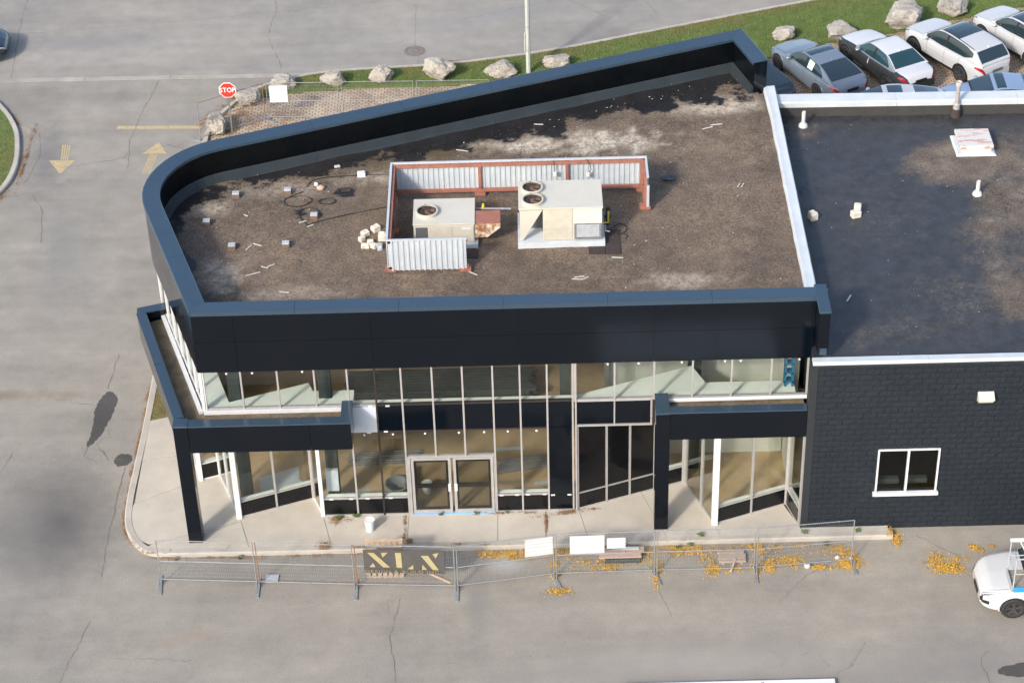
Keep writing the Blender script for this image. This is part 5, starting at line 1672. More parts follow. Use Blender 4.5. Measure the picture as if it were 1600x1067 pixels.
# rear fence behind the curved parapet
RF = [(-9.85,22.33),(-7.34,23.72),(-4.42,23.68),(-1.52,23.6),(1.4,23.55)]
rl = ['rusty topped rear fence panel beside the stop sign','rear fence panel with a white sign above the brick paving','middle rear fence panel above the brick paving','rear fence panel running behind the long black parapet']
for k in range(4):
    t = thing('mesh_fence', rl[k], 'fence', ((RF[k][0]+RF[k+1][0])/2,(RF[k][1]+RF[k+1][1])/2,GZ+.05), group='wire fence panels behind the building')
    a, b = RF[k], RF[k+1]
    fence_panel(t, a, (b[0]-.06,b[1]), 1.62, GZ+.06, 'rusty_steel' if k == 0 else 'galvanised')
    foot(t, a[0], a[1], (-.3,-.6,1.5,1.5,1.5)[k])
    if k == 3: foot(t, b[0], b[1], 1.5)
m = MB(); m.box(-7.18,23.62,.72,-6.48,23.65,1.45); tag(build('white_sign', m, 'sign_white'), 'square white sign on the rear fence beside the boulder', 'sign')

# stop sign
t = thing('stop_sign', 'red octagonal STOP sign on a steel post behind the curved parapet', 'stop sign', (-8.66,22.83,GZ))
m = MB(); m.box(-8.69,22.83,GZ-.05,-8.63,22.865,2.02); build('post', m, 'post_steel', t)
def octo(r, y0, y1, cz=1.78, cx=-8.66):
    m = MB(); P = [(cx+r*math.cos(math.pi/8+k*math.pi/4),cz+r*math.sin(math.pi/8+k*math.pi/4)) for k in range(8)]
    return m.add([(a,y0,b) for a,b in P]+[(a,y1,b) for a,b in P],[tuple(range(8)),tuple(range(15,7,-1))]+[(i,8+i,8+(i+1)%8,(i+1)%8) for i in range(8)])
build('border', octo(.345,22.815,22.826), 'stop_white', t); fc = build('face', octo(.318,22.808,22.8145), 'stop_red', t)
M = Matrix.Translation(Vector((-8.66,22.8045,1.78))-Vector(ORG[t.name])) @ Matrix.Rotation(math.pi/2,4,'X')
text_letters('STOP', .285, 'stop_white', t, M, .80, .10)
# light pole
t = thing('light_pole', 'tall pale grey octagonal light pole on the verge rising out of view', 'light pole', (2.87,26.75,-.05))
m = MB(); m.tube([(2.87,26.75,-.08),(2.87,26.75,5),(2.87,26.75,10.5)], [.095,.085,.06], 8); build('pole', m, 'pole_grey', t)
for z in (1.0,2.05,3.6):
    m = MB(); m.lathe([(.094,-.012),(.102,-.012),(.102,.012),(.092,.012)], (2.87,26.75,z), 12); build('band', m, 'galvanised', t)
m = MB(); m.box(2.72,26.68,.95,2.768,26.80,1.75); build('side_box', m, 'pole_grey', t)
m = MB(); m.tube([(2.87,26.75,10.45),(2.87,27.6,10.75),(2.87,28.6,10.85)], .04, 8); arm = build('arm', m, 'pole_grey', t, True)
m = MB(); m.rbox(2.72,28.4,10.78,3.02,29.1,10.92,.03); build('lamp_head', m, 'lamp_body', t)
# boulders
def boulder(x, y, w, d, h, seed, label, zb=-.09):
    import bmesh
    bm = bmesh.new()
    bmesh.ops.create_icosphere(bm, subdivisions=4, radius=1)
    rr = random.Random(seed)
    planes = []
    for k in range(11):
        n = Vector((rr.gauss(0,1),rr.gauss(0,1),rr.gauss(.2,.7))).normalized()
        planes.append((n, rr.uniform(.62,.86)))
    planes.append((Vector((rr.uniform(-.2,.2),rr.uniform(-.2,.2),1)).normalized(), rr.uniform(.62,.75)))
    off = Vector((seed*3.1,seed*1.7,seed*.9))
    for v in bm.verts:
        p = v.co.copy()
        for n, dd in planes:
            e = p.dot(n)-dd
            if e > 0: p -= n*e*.92
        p *= 1+.16*noise.fractal(p*1.8+off,1,2,4)+.09*noise.fractal(p*4.5+off,.8,2,5)
        v.co = p
    mx_ = [max(v.co[i] for v in bm.verts) for i in range(3)]; mn_ = [min(v.co[i] for v in bm.verts) for i in range(3)]
    for v in bm.verts:
        v.co.x = (v.co.x-(mx_[0]+mn_[0])/2)/(mx_[0]-mn_[0])*w
        v.co.y = (v.co.y-(mx_[1]+mn_[1])/2)/(mx_[1]-mn_[1])*d
        v.co.z = (v.co.z-mn_[2])/(mx_[2]-mn_[2])*(h+.1)
    me = bpy.data.meshes.new('boulder')
    bm.to_mesh(me); bm.free()
    me.materials.append(MATS['limestone'])
    me.shade_smooth()
    me.set_sharp_from_angle(angle=math.radians(28))
    o = put('boulder', me, None, (x,y,zb-.06))
    o.rotation_euler.z = rr.uniform(-.2,.2)
    return tag(o, label, 'boulder', 'limestone boulders along the verge')
BL = [(-9.25,23.0,.75,1.0,.55,'tall pale boulder beside the stop line curb'),(-8.2,24.85,.95,.8,.55,'grey boulder just behind the stop sign'),(-6.9,26.1,1.0,.7,.45,'pale boulder half hidden by the white rear sign'),(-4.93,26.25,1.0,.65,.5,'squarish boulder second right of the rear white sign'),(-3.0,26.4,1.0,.65,.55,'chipped boulder in the middle of the verge row'),(-.7,26.55,1.3,.8,.7,'large knobbly two lobed boulder on the verge'),(1.75,26.65,1.32,.75,.5,'smooth rounded boulder left of the light pole'),(4.0,27.2,1.1,.7,.45,'boulder right of the light pole, half behind the parapet'),(13.3,29.05,.95,.7,.45,'boulder in front of the grey car hood'),(15.65,28.95,1.15,.9,.6,'boulder in front of the white hooded sedan'),(18.3,29.75,1.45,1.0,.85,'largest squared boulder in front of the white crossover'),(20.5,30.75,1.25,.9,.6,'boulder between the two white crossovers')]
for k, (x,y,w,d,h,lab) in enumerate(BL):
    boulder(x,y,w*1.06,d*1.1,h*1.2,k+3,lab)

# ================================================================== LUMBER, LEAVES
def pallet(parent, ox, oy, oz, ex, ey, ez, mat):
    """pallet from axes ex (length 1.15), ey (width), ez (thickness)"""
    ex, ey, ez = Vector(ex), Vector(ey), Vector(ez); o0 = Vector((ox,oy,oz))
    def slab(a0,a1,b0,b1,c0,c1,name):
        v = []
        for c in (c0,c1):
            for a,b in ((a0,b0),(a1,b0),(a1,b1),(a0,b1)):
                v.append(tuple(o0+ex*a+ey*b+ez*c))
        m = MB(); m.add(v,[(0,3,2,1),(4,5,6,7),(0,1,5,4),(1,2,6,5),(2,3,7,6),(3,0,4,7)])
        return build(name, m, mat, parent)
    for k in range(7):
        slab(k*.152,k*.152+.11,0,1.0,.105,.125,'deck_board')
    for k in range(3):
        slab(k*.46,k*.46+.11,0,1.0,0,.02,'base_board')
    for b in (0,.46,.93):
        slab(0,1.03,b,b+.06,.022,.103,'stringer')
for k, (y0,lab) in enumerate(((-2.72,'upright wooden pallet directly behind the black banner'),(-2.50,'second upright wooden pallet behind the banner, nearer the sidewalk'))):
    t = thing('wood_pallet', lab, 'pallet', (-1.8,y0,GZ))
    pallet(t, -2.36, y0+.14, GZ+.0, (1.07,0,0), (0,.03,1.15+.05*k), (0,-1,0), 'new_wood' if k else 'old_wood')
t = thing('wood_pallet', 'flat dark pallet with reddish boards behind the white fence signs', 'pallet', (5.2,-1.95,GZ))
pallet(t, 4.68, -2.35, GZ+.0, (1.0,0,0), (0,.62,0), (0,0,1.4), 'steel_stud')
for k, (x0,y0,x1,y1,z,lab) in enumerate(((4.5,-2.3,5.75,-2.12,.03,'long reddish board at the front of the pallet load'),(4.55,-2.08,5.3,-1.86,.03,'short reddish board on the pallet load'),(5.32,-2.06,5.85,-1.84,.03,'reddish board end overhanging the pallet load'),(4.9,-2.0,5.7,-1.9,.075,'thin white board lying on top of the reddish boards'))):
    m = MB(); m.box(x0,y0,z,x1,y1,z+.04); tag(build('board', m, 'pink_board' if k < 3 else 'litter_white'), lab, 'board')
t = thing('plank_stack', 'small stack of weathered planks on the asphalt among yellow leaves', 'planks', (8.45,-2.25,GZ))
for k in range(4):
    m = MB(); m.rbox(8.03+U(-.02,.02),-2.50+k*.125,GZ+.06,8.83+U(-.02,.02),-2.39+k*.125,GZ+.12,.008); build('plank', m, 'old_wood', t)
m = MB(); m.box(8.12,-2.5,GZ,8.2,-2.0,GZ+.058); m.box(8.66,-2.5,GZ,8.74,-2.0,GZ+.058); build('bearer', m, 'old_wood', t)
m = MB(); m.bar((8.35,-2.85,GZ+.03),(8.52,-2.42,GZ+.15),.07,.03); tag(build('board', m, 'old_wood'), 'loose board leaning on the small plank stack', 'board')
m = MB(); m.bar((-.55,-2.55,GZ+.02),(.12,-3.02,GZ+.02),.05,.03); tag(build('board', m, 'new_wood'), 'slim pale board on the asphalt right below the banner', 'board')
m = MB(); m.box(-5.35,-2.78,GZ+.0,-4.98,-2.5,GZ+.05); tag(build('foam_scrap', m, 'grey_pad'), 'grey foam board by the second fence foot', 'scrap')
lit = [(10.62,-2.72,.10,'crumpled white paper left of the last fence foot'),(11.55,-2.35,.08,'white crumpled wrapper near the fence end'),(11.95,-2.4,.07,'small pale blue wrapper at the fence end')]
for x,y,r,lab in lit:
    tag(build('crumpled_paper', lump(x,y,GZ+r*.6,r,r*.8,r*.7,x,6,10,.5), 'litter_white'), lab, 'litter')

def leaves(name, label, spots, mat, size=.025, z0=GZ):
    m = MB()
    for (x,y,rx,ry,n,*rest_) in spots:
        ang = rest_[0] if rest_ else 0
        c, s = math.cos(ang), math.sin(ang)
        for k in range(int(n*2.5)):
            a = random.gauss(0,.43); b = random.gauss(0,.43)
            if fb(x+a*rx,y+b*ry,1.9,4,1.) < -.08 and random.random() < .9: continue
            px, py = x+a*rx*c-b*ry*s, y+a*rx*s+b*ry*c
            hgt = max(0, .045*(1-abs(a))*(1-abs(b)))
            zz = (z0 if not (py > -1.58 and px > -9.6 and z0 == GZ and py < 0 and px < 13.3) else 0.0)+.008+U(0,.02)+hgt*random.random()
            r = size*U(.5,1.25); t = U(0,6.3); tl = U(-.5,.5)
            m.add([(px+r*math.cos(t+q)*w,py+r*math.sin(t+q)*w,zz+math.sin(t+q)*r*tl) for q,w in ((0,1),(1.5,.6),(3.14,.9),(4.7,.6))], [(0,1,2,3)])
    return stuff(build(name, m, mat), label, 'leaves')
leaves('fallen_leaves', 'yellow fallen leaves in the gutter and on the asphalt along the fence', [
    (14.35,-2.5,.4,.5,260),(14.72,-2.9,.6,.3,420),(15.2,-2.55,.42,.22,200),(15.7,-2.1,.3,.15,200,-.7),(16.2,-2.0,.15,.1,90),(13.45,-1.5,.3,.4,420),
    (2.0,-1.85,.9,.25,800),(2.7,-1.75,.8,.15,500),(4.0,-1.8,1.6,.2,700),(6.9,-1.85,1.6,.25,1500),(8.2,-1.85,.6,.2,300),(9.4,-1.85,.8,.25,700),(10.6,-1.8,.6,.15,300),(11.4,-2.05,.7,.3,750),(11.8,-2.5,.5,.4,800),(11.3,-2.75,.9,.15,600),(10.1,-2.45,.5,.3,450),(9.5,-2.6,.25,.4,260),(7.8,-2.45,.3,.55,500),(8.4,-2.75,.6,.2,350),(4.4,-2.3,1.2,.35,420),(4.6,-2.55,.5,.2,200),(3.2,-2.5,.2,.6,260),(3.3,-3.5,.5,.2,160),(6.2,-2.5,.25,.4,150),(6.15,-3.1,.12,.4,110),(9.05,-2.75,.2,.5,230),(5.5,-2.05,1.5,.5,250),(1.1,-1.75,.5,.2,200)], 'leaf_yellow')
CURBSPOTS = []
for a_, b_ in zip(SC[3:-1], SC[4:]):
    if b_[1] > 8.5 or math.dist(a_,b_) < 1e-4: continue
    L_c = math.dist(a_,b_)
    n_c = max(1, int(L_c/.16))
    for k in range(n_c):
        q_ = lerp(a_,b_,(k+.5)/n_c)
        dx_, dy_ = (b_[0]-a_[0])/L_c, (b_[1]-a_[1])/L_c
        w_c = U(.03,.09)
        CURBSPOTS.append((q_[0]-dy_*.07, q_[1]+dx_*.07, .2, w_c, int(U(4,26)*(1.0 if q_[0] < -1 else .4)), math.atan2(dy_,dx_)))
leaves('gutter_leaves', 'orange brown leaves along the curb round the left corner', [
    (-3.7,-1.45,.25,.2,200),(-3.2,-.2,.35,.25,420),(-1.3,-.7,.05,.8,120),(-1.15,-1.3,.1,.12,70),(-2.4,-1.5,.6,.06,120),(2.0,-.12,.9,.06,150),(3.9,-.1,1.0,.1,380,.2),(2.96,-.5,.05,.7,130),(.5,-1.5,.8,.08,100),
    (-16.45,21.5,.12,2.4,900),(-16.9,18.9,.25,.8,500,-.3),(-17.3,24.0,.2,1.0,450,.45),(-9.9,23.5,.14,.9,420,-.15),(-9.0,25.3,.2,.9,420,-.6),(-6.8,26.95,1.2,.12,420,.35),(-3,27.6,1.6,.1,260,.05),(0,28,2.5,.12,300,.1),(-8.5,24.0,.7,.9,520),(-8.9,22.9,.5,.4,260),(8.0,30.1,5,.2,420,.33)]+CURBSPOTS, 'leaf_orange', .024)
w_ = MB()
for (x,y,z,n) in ((-2.75,-.1,0,40),(-3.3,-.18,0,60),(-6.2,-1.7,GZ,34),(-8.1,-1.7,GZ,14),(7.3,-1.62,GZ,26),(7.6,-1.36,0,26),(10.7,-1.36,0,40),(11.3,-1.75,GZ,60),(12.3,-1.33,0,26),(-.2,-.13,0,14),(.9,-.13,0,14),(1.8,-.1,0,12),(6.9,-1.75,GZ,34)):
    for k in range(n):
        a = U(0,6.28); r = U(.03,.15); h = U(.03,.12)
        bx_, by_ = x+U(-.06,.06), y+U(-.04,.04)
        ex_, ey_ = bx_+r*math.cos(a), by_+r*math.sin(a)*.7
        w_.add([(bx_-.008,by_,z),(bx_+.008,by_,z),((bx_+ex_)/2+.014,(by_+ey_)/2,z+h),(ex_,ey_,z+h*.8),((bx_+ex_)/2-.014,(by_+ey_)/2,z+h)], [(0,1,2,3,4)])
stuff(build('weeds', w_, 'weed_green'), 'small green weeds in the sidewalk and curb joints', 'weeds')
pb = MB()
for k in range(900):
    x, y = U(-19,17), U(-9,26)
    if y > -1.7 and x > -10.2: continue
    r = U(.008,.022); a = U(0,3)
    pb.add([(x+r*math.cos(a+b),y+r*math.sin(a+b)*.8,GZ+.008+U(0,.01)) for b in (0,1.5,3.1,4.6)], [(0,1,2,3)])
stuff(build('ground_litter', pb, 'crack_tar', ground))

# ================================================================== VEHICLES
def smooth_interp(u, pts):
    """monotone-ish cosine blend through (u, value) pairs sorted by u"""
    if u <= pts[0][0]: return pts[0][1]
    for (a, va), (b, vb) in zip(pts[:-1], pts[1:]):
        if u <= b:
            t = (u-a)/(b-a)
            return va+(vb-va)*t
    return pts[-1][1]
class Prof:
    def __init__(s, pts, sm=.012, n=400):
        us = np.linspace(-.5,.5,n)
        v = np.array([smooth_interp(u,pts) for u in us])
        k = max(1,int(sm*n)); ker = np.hanning(2*k+3)[1:-1]; ker /= ker.sum()
        pad = len(ker)//2
        vp_ = np.concatenate([np.full(pad,v[0]),v,np.full(pad,v[-1])])
        s.us, s.v = us, np.convolve(vp_,ker,'valid')
    def __call__(s, u):
        return float(np.interp(u, s.us, s.v))
def catmull(P, t):
    n = len(P)-1
    x = t*n; i = min(int(x), n-1); f = x-i
    p0 = P[max(i-1,0)]; p1 = P[i]; p2 = P[i+1]; p3 = P[min(i+2,n)]
    return tuple(.5*((2*b)+(-a+c)*f+(2*a-5*b+4*c-d)*f*f+(-a+3*b-3*c+d)*f**3) for a,b,c,d in zip(p0,p1,p2,p3))
WHEEL = {}
def wheel_mesh(rimmat, R=.345, W=.22):
    key = (rimmat, R)
    if key not in WHEEL:
        m = MB(); m.lathe([(R*.66,-W/2),(R*.93,-W/2),(R,-W/2+.04),(R,W/2-.04),(R*.93,W/2),(R*.66,W/2),(R*.64,W/2-.03)], n=28, axis='y')
        me = bpy.data.meshes.new('wheel'); me.from_pydata(m.v,[],m.f); me.materials.append(MATS['tyre']); me.shade_smooth()
        r = MB(); r.lathe([(R*.68,W/2-.005),(R*.60,W/2-.005),(R*.58,W/2-.06),(.001,W/2-.09)], n=28, axis='y')
        for k in range(5):
            a = 2*math.pi*k/5+.3
            for s in (-.16,.16):
                p = (R*.12*math.cos(a),W/2-.025,R*.12*math.sin(a)); q = (R*.63*math.cos(a+s),W/2-.012,R*.63*math.sin(a+s))
                r.bar(p,q,R*.10,.03,(0,1,0))
        r.lathe([(R*.16,W/2-.04),(R*.15,W/2-.005),(.001,W/2-.003)], n=14, axis='y')
        mr = bpy.data.meshes.new('rim'); mr.from_pydata(r.v,[],r.f); mr.materials.append(MATS[rimmat]); mr.shade_smooth(); mr.set_sharp_from_angle(angle=math.radians(35))
        WHEEL[key] = (me, mr)
    return WHEEL[key]
KIND = {
 'fastback': dict(L=4.72,W=1.83,H=1.41,wb=2.735,deck=[(-.5,.70),(-.49,.93),(-.46,1.02),(-.38,1.04),(-.3,1.0),(0,.93),(.17,.94),(.28,.90),(.43,.76),(.48,.66),(.5,.52)],
    roof=[(-.455,1.0),(-.40,1.10),(-.30,1.24),(-.2,1.34),(-.08,1.405),(.0,1.40),(.06,1.35),(.22,.93)], rr=-.20, rf=.055, cowl=.21, rb=-.42, dlo=(-.30,.165)),
 'sedan': dict(L=4.68,W=1.80,H=1.415,wb=2.735,deck=[(-.5,.70),(-.49,.96),(-.46,1.045),(-.36,1.06),(-.3,1.0),(0,.93),(.16,.95),(.27,.92),(.43,.80),(.485,.70),(.5,.55)],
    roof=[(-.37,1.04),(-.30,1.17),(-.22,1.32),(-.15,1.38),(-.05,1.415),(.01,1.405),(.06,1.36),(.20,.94)], rr=-.19, rf=.05, cowl=.195, rb=-.355, dlo=(-.27,.15)),
 'suv': dict(L=4.72,W=1.88,H=1.62,wb=2.72,deck=[(-.5,.75),(-.49,1.0),(-.46,1.08),(-.35,1.12),(0,1.03),(.18,1.05),(.3,1.03),(.44,.92),(.485,.80),(.5,.60)],
    roof=[(-.487,1.05),(-.45,1.22),(-.40,1.45),(-.37,1.53),(-.25,1.59),(-.08,1.62),(.02,1.60),(.08,1.54),(.235,1.05)], rr=-.385, rf=.07, cowl=.225, rb=-.475, dlo=(-.37,.185)),
}
def car(name, label, x, y, heading, kind, paint, hoodm=None, roofm=None, trunkm=None, rimm='rim_black', sunroof=None, rails=False, z=GZ+.012, group=None, front=False, cladding=False, glassm='car_glass', arch='trim_black', upper=None):
    K = KIND[kind]; L, W = K['L'], K['W']; hw = W/2
    root = thing(name, label, 'car', (x,y,z), math.radians(heading), group)
    deck = Prof(K['deck']); roof = Prof(K['roof'], .02); dlow = .20
    wid = Prof([(-.5,.66),(-.49,.80),(-.465,.90),(-.42,.965),(-.33,.99),(0,.985),(.3,.99),(.40,.965),(.455,.87),(.485,.74),(.5,.60)], .012)
    zbot = Prof([(-.5,.42),(-.48,.30),(-.44,.22),(.43,.20),(.485,.24),(.5,.34)], .01)
    def ringb(u):
        w = wid(u)*hw; zb = zbot(u); zd = deck(u); zs = zd-.075; h = zs-zb
        return [(0,zb),(.72*w,zb),(.92*w,zb+.03),(.975*w,zb+.14*h),(.985*w,zb+.3*h),(1.0*w,zb+.5*h),(1.005*w,zb+.68*h),(.985*w,zb+.84*h),(.955*w,zb+.95*h),(.90*w,zs+.02),(.74*w,zs+.055),(.42*w,zd),(0,zd+.012)]
    def SB(u, t, off=0, side=1):
        yv, zv = catmull(ringb(u), t)
        if off:
            y2, z2 = catmull(ringb(u), min(1,t+.01)); y1, z1 = catmull(ringb(u), max(0,t-.01))
            ty, tz = y2-y1, z2-z1; ln = math.hypot(ty,tz) or 1
            yv += tz/ln*off; zv += -ty/ln*off
            # ends lean outwards too
            e = max(0,(abs(u)-.46)/.04)
            return (u*L+math.copysign(off*e,u), yv*side, zv)
        return (u*L, yv*side, zv)
    rb, rf, rr, cowl = K['rb'], K['rf'], K['rr'], K['cowl']
    g0, g1 = K['roof'][0][0], K['roof'][-1][0]
    def ringg(u):
        zb_ = deck(u)-.05; h = max(.012, roof(u)-zb_); w0 = wid(u)*hw*.925
        f = max(0., min(1., (h-.02)/.25)); k = h/(K['H']-.98)
        wr = w0*(1-.245*min(1,k))
        return [(w0,zb_),(w0-(w0-wr)*.12,zb_+.20*h),(w0-(w0-wr)*.36,zb_+.46*h),(w0-(w0-wr)*.66,zb_+.72*h),(w0-(w0-wr)*.90,zb_+.90*h),(wr*.93,zb_+.965*h),(wr*.62,zb_+.992*h),(0,zb_+h)]
    def SG(u, t, off=0, side=1):
        P = ringg(u); yv, zv = catmull(P, t)
        if off:
            y2, z2 = catmull(P, min(1,t+.01)); y1, z1 = catmull(P, max(0,t-.01))
            ty, tz = y2-y1, z2-z1; ln = math.hypot(ty,tz) or 1
            yv += tz/ln*off; zv += -ty/ln*off
        return (u*L, yv*side, zv)
    def surf(nm, fn, us, ts, mat, off=0, side=None, parent=None):
        """patch of the body surface; ts may depend on u"""
        m = MB()
        for sd_ in ((1,-1) if side is None else (side,)):
            rows = []
            for u in us:
                tv = ts(u) if callable(ts) else ts
                rows.append([fn(u,t,off,sd_) for t in tv])
            if sd_ < 0: rows = [r[::-1] for r in rows]
            m.grid(rows)
        return build(nm, m, mat, parent or root, 'all', local=True)
    ar = np.linspace
    # sides, hood, tail, roof
    us = list(ar(-.5,.5,64))
    body = surf('body', SB, us, list(ar(0,.80,22)), paint)
    for u, fl in ((-.5,False),(.5,True)):
        m = MB()
        pts = [SB(u,t) for t in ar(0,1,24)]; pts += [SB(u,t,0,-1) for t in ar(1,0,24)][1:-1]
        m.add(pts, [tuple(range(len(pts)))] if fl else [tuple(range(len(pts)-1,-1,-1))])
        build('end_cap', m, paint, root, local=True)
    surf('hood', SB, list(ar(cowl-.03,.5,26)), list(ar(.80,1,9)), hoodm or paint)
    surf('trunk_lid', SB, list(ar(-.5,rb+.06,14)), list(ar(.80,1,9)), trunkm or paint)
    surf('deck', SB, list(ar(rb+.06,cowl-.03,20)), list(ar(.80,1,5)), 'trim_black')
    gu = list(ar(g0+.004,g1-.004,60))
    surf('roof_frame', SG, gu, list(ar(0,.66,14)), upper or paint)
    surf('roof', SG, [u for u in ar(rr-.01,rf+.01,24)], list(ar(.66,1,8)), roofm or paint)
    surf('screen_frame', SG, list(ar(g0+.004,rr-.01,14)), list(ar(.66,1,8)), trunkm or paint)
    surf('cowl', SG, list(ar(rf+.01,g1-.004,14)), list(ar(.66,1,8)), 'trim_black')
    surf('wiper_cowl', SB, list(ar(cowl-.035,cowl+.004,5)), lambda u: list(ar(.815,1,8)), 'trim_black', .016)
    # glass
    surf('windshield', SG, list(ar(rf+.004,cowl-.006,14)), list(ar(.70,1,8)), glassm, .006)
    lowrb = rb+.01
    surf('rear_window', SG, list(ar(lowrb,rr,14)), list(ar(.72,1,8)), glassm, .006)
    d0, d1 = K['dlo']; bp = -.055
    def tw(u):
        lo = .10+.06*max(0,(u-.06)/.12)
        hi = .60
        q = max(0,(d0+.09-u)/.09)
        if kind == 'sedan' or kind == 'fastback': hi = .60-.30*q**1.3; lo = lo+.06*q
        else: lo = lo+.18*q**1.2; hi = .60-.12*q
        f = max(0,(u-(d1-.05))/.05); hi = hi-.10*f
        return list(ar(lo,max(lo+.02,hi),7))
    for s in (1,-1):
        surf('side_window', SG, list(ar(bp+.012,d1,14)), tw, glassm, .006, s)
        surf('side_window', SG, list(ar(d0,bp-.012,14)), tw, 'car_glass' if kind != 'sedan' or glassm == 'car_glass' else 'car_glass_teal', .006, s)
        surf('door_pillar', SG, list(ar(bp-.012,bp+.012,3)), tw, 'trim_black', .004, s)
        # door seams and handles
        for u in (.155,bp,-.235):
            surf('door_seam', SB, [u-.0012,u+.0012], list(ar(.30,.76,10)), 'trim_black', .003, s)
        for u in (.0,-.19):
            h = surf('door_handle', SB, list(ar(u-.022,u+.022,4)), list(ar(.66,.685,3)), paint, .03, s)
        surf('sill_trim', SB, list(ar(-.235,.235,10)), list(ar(.20,.30,4)), 'trim_black' if cladding or kind == 'suv' else paint, .006, s)
        # mirror
        mp_ = SG(d1-.015,.12,0,s)
        mm = lump(mp_[0]-.02, mp_[1]+s*.12, mp_[2]+.05, .10, .12, .075, 2, 6, 10, .05)
        mi = build('mirror', mm, paint if paint != 'film_charcoal' else 'paint_lightgrey', root, True, local=True)
        mm = MB(); mm.bar((mp_[0]-.02,mp_[1]-s*.02,mp_[2]+.03),(mp_[0]-.02,mp_[1]+s*.08,mp_[2]+.04),.06,.03); build('stalk', mm, 'trim_black', mi, local=True)
        # lamps
        surf('tail_light', SB, list(ar(-.499,-.42,9)), lambda u: list(ar(.585+.03*(u+.5)/.08,.755-.08*(u+.5)/.08,4)), 'tail_red', .010, s)
        surf('headlight', SB, list(ar(.40,.494,9)), lambda u: list(ar(.62+.07*(.494-u)/.094,.765-.03*(.494-u)/.094,4)), 'lamp_clear', .010, s)
        surf('lamp_strip', SB, list(ar(.43,.492,6)), lambda u: list(ar(.715,.735,2)), 'sign_white', .014, s)
        surf('hood_seam', SB, list(ar(cowl,.465,10)), [.797,.803], 'trim_black', .004, s)
        surf('fog_trim', SB, list(ar(.455,.493,6)), list(ar(.36,.46,3)), 'trim_black', .010, s)
        # wheels and arches
        for wx in (K['wb']/2+(.02*L), -K['wb']/2+(.02*L)):
            u = wx/L; yb_ = wid(u)*hw
            R = .345 if kind != 'suv' else .365
            mm = MB(); n = 22; lip = []
            for k in range(n+1):
                a = math.pi*(-.07+1.14*k/n)
                c_, s_ = math.cos(a), math.sin(a)
                zz = R+.01
                lip.append([(wx+r_*c_, s*(yb_+o_), zz+r_*s_) for r_, o_ in ((R+.075,-.02),(R+.07,.012),(R+.035,.014),(R+.03,-.05))])
            mm.grid(lip if s > 0 else [r[::-1] for r in lip])
            ah = build('wheel_arch', mm, arch, root, 'all', local=True)
            mm = MB(); P = [(wx+(R+.032)*math.cos(a), s*(yb_+.009), R+.01+(R+.032)*math.sin(a)) for a in ar(-.22,math.pi+.22,22)]
            mm.add(P, [tuple(range(len(P)))]); build('wheel_well', mm, 'trim_black', ah, local=True)
            wm, rm = wheel_mesh(rimm, R)
            w_o = put('wheel', wm, root, (wx,s*(yb_-.075),R-.004)); w_o.rotation_euler = (0,0,0 if s > 0 else math.pi)
            put('rim', rm, w_o)
    surf('bumper_trim', SB, [-.4995,-.497,-.49,-.48], list(ar(.16,.36,5)), 'trim_black', .012)
    surf('grille', SB, [.4998,.497,.493,.488], list(ar(.42,.66,5)), 'trim_black', .014)
    m = MB(); m.rbox(-.26,-.008,-.06,.26,.008,.06,.004)
    m.v = [(-.5*L-.022+b*.3, a, .78+c) for a,b,c in m.v]; build('plate', m, 'trim_black' if paint != 'paint_white' else 'lamp_clear', root, local=True)
    if front:
        m = MB(); m.v = []; m.rbox(-.26,-.008,-.07,.26,.008,.07,.004); m.v = [(.5*L+.03+b, a+.05, .47+c) for a,b,c in m.v]; build('plate', m, 'trim_black', root, local=True)
    if sunroof:
        a, b, ty = sunroof
        surf('sunroof', SG, list(ar(a,b,10)), list(ar(ty,1,6)), 'car_glass', .008)
    if rails:
        for s in (1,-1):
            m = MB(); m.tube([Vector(SG(u,.68,.045,s)) for u in ar(rr+.03,rf-.05,10)], .014, 6); build('roof_rail', m, 'trim_black', root, True, local=True)
    m = MB(); a_ = SG(rr+.02,1,0); m.add([(a_[0]-.09,-.02,a_[2]-.005),(a_[0]+.07,-.03,a_[2]-.002),(a_[0]+.07,.03,a_[2]-.002),(a_[0]-.09,.02,a_[2]-.005),(a_[0]-.08,0,a_[2]+.06)],[(0,1,4),(1,2,4),(2,3,4),(3,0,4)]); build('antenna_fin', m, roofm or paint, root, local=True)
    return root, SB, SG, surf
GP = 'cars parked on the brick paving'
car('parked_car', 'black fastback car half hidden behind the parapet end', 11.45,25.15,117.5,'fastback','paint_black',group=GP)
r_, SB_, SG_, sf = car('parked_car', 'grey fastback car with a paper sheet in its window', 14.3,25.72,117.5,'fastback','paint_grey',sunroof=(-.055,.035,.74),arch='paint_grey',group=GP)
sf('window_sheet', SG_, list(np.linspace(-.155,-.085,5)), list(np.linspace(.16,.54,5)), 'paper', .012, 1)
r_, SB_, SG_, sf = car('parked_car', 'charcoal wrapped sedan with white film on hood, roof and trunk', 17.05,26.27,117,'sedan','film_charcoal','film_white','film_white','film_white',glassm='car_glass_teal',arch='film_charcoal',upper='paint_lightgrey',group=GP)
sf('white_tape', SB_, list(np.linspace(-.01,.0,3)), list(np.linspace(.50,.72,6)), 'film_white', .012, 1)
sf('sill_film', SB_, list(np.linspace(.06,.20,6)), list(np.linspace(.25,.275,3)), 'film_white', .012, 1)
car('parked_car', 'white crossover with large sunroof in the middle of the row', 19.95,26.85,122,'suv','paint_white',sunroof=(-.16,.055,.72),rails=True,rimm='rim_black',arch='trim_black',group=GP)
car('parked_car', 'white crossover in the top right corner by the verge', 22.85,27.75,122,'suv','paint_white',sunroof=(-.16,.055,.72),rails=False,arch='paint_white',group=GP)
car('parked_car', 'white car whose roof just shows above the rear white coping', 16.6,22.30,180,'fastback','paint_white',sunroof=(-.10,.02,.80),group='cars parked close behind the block building')
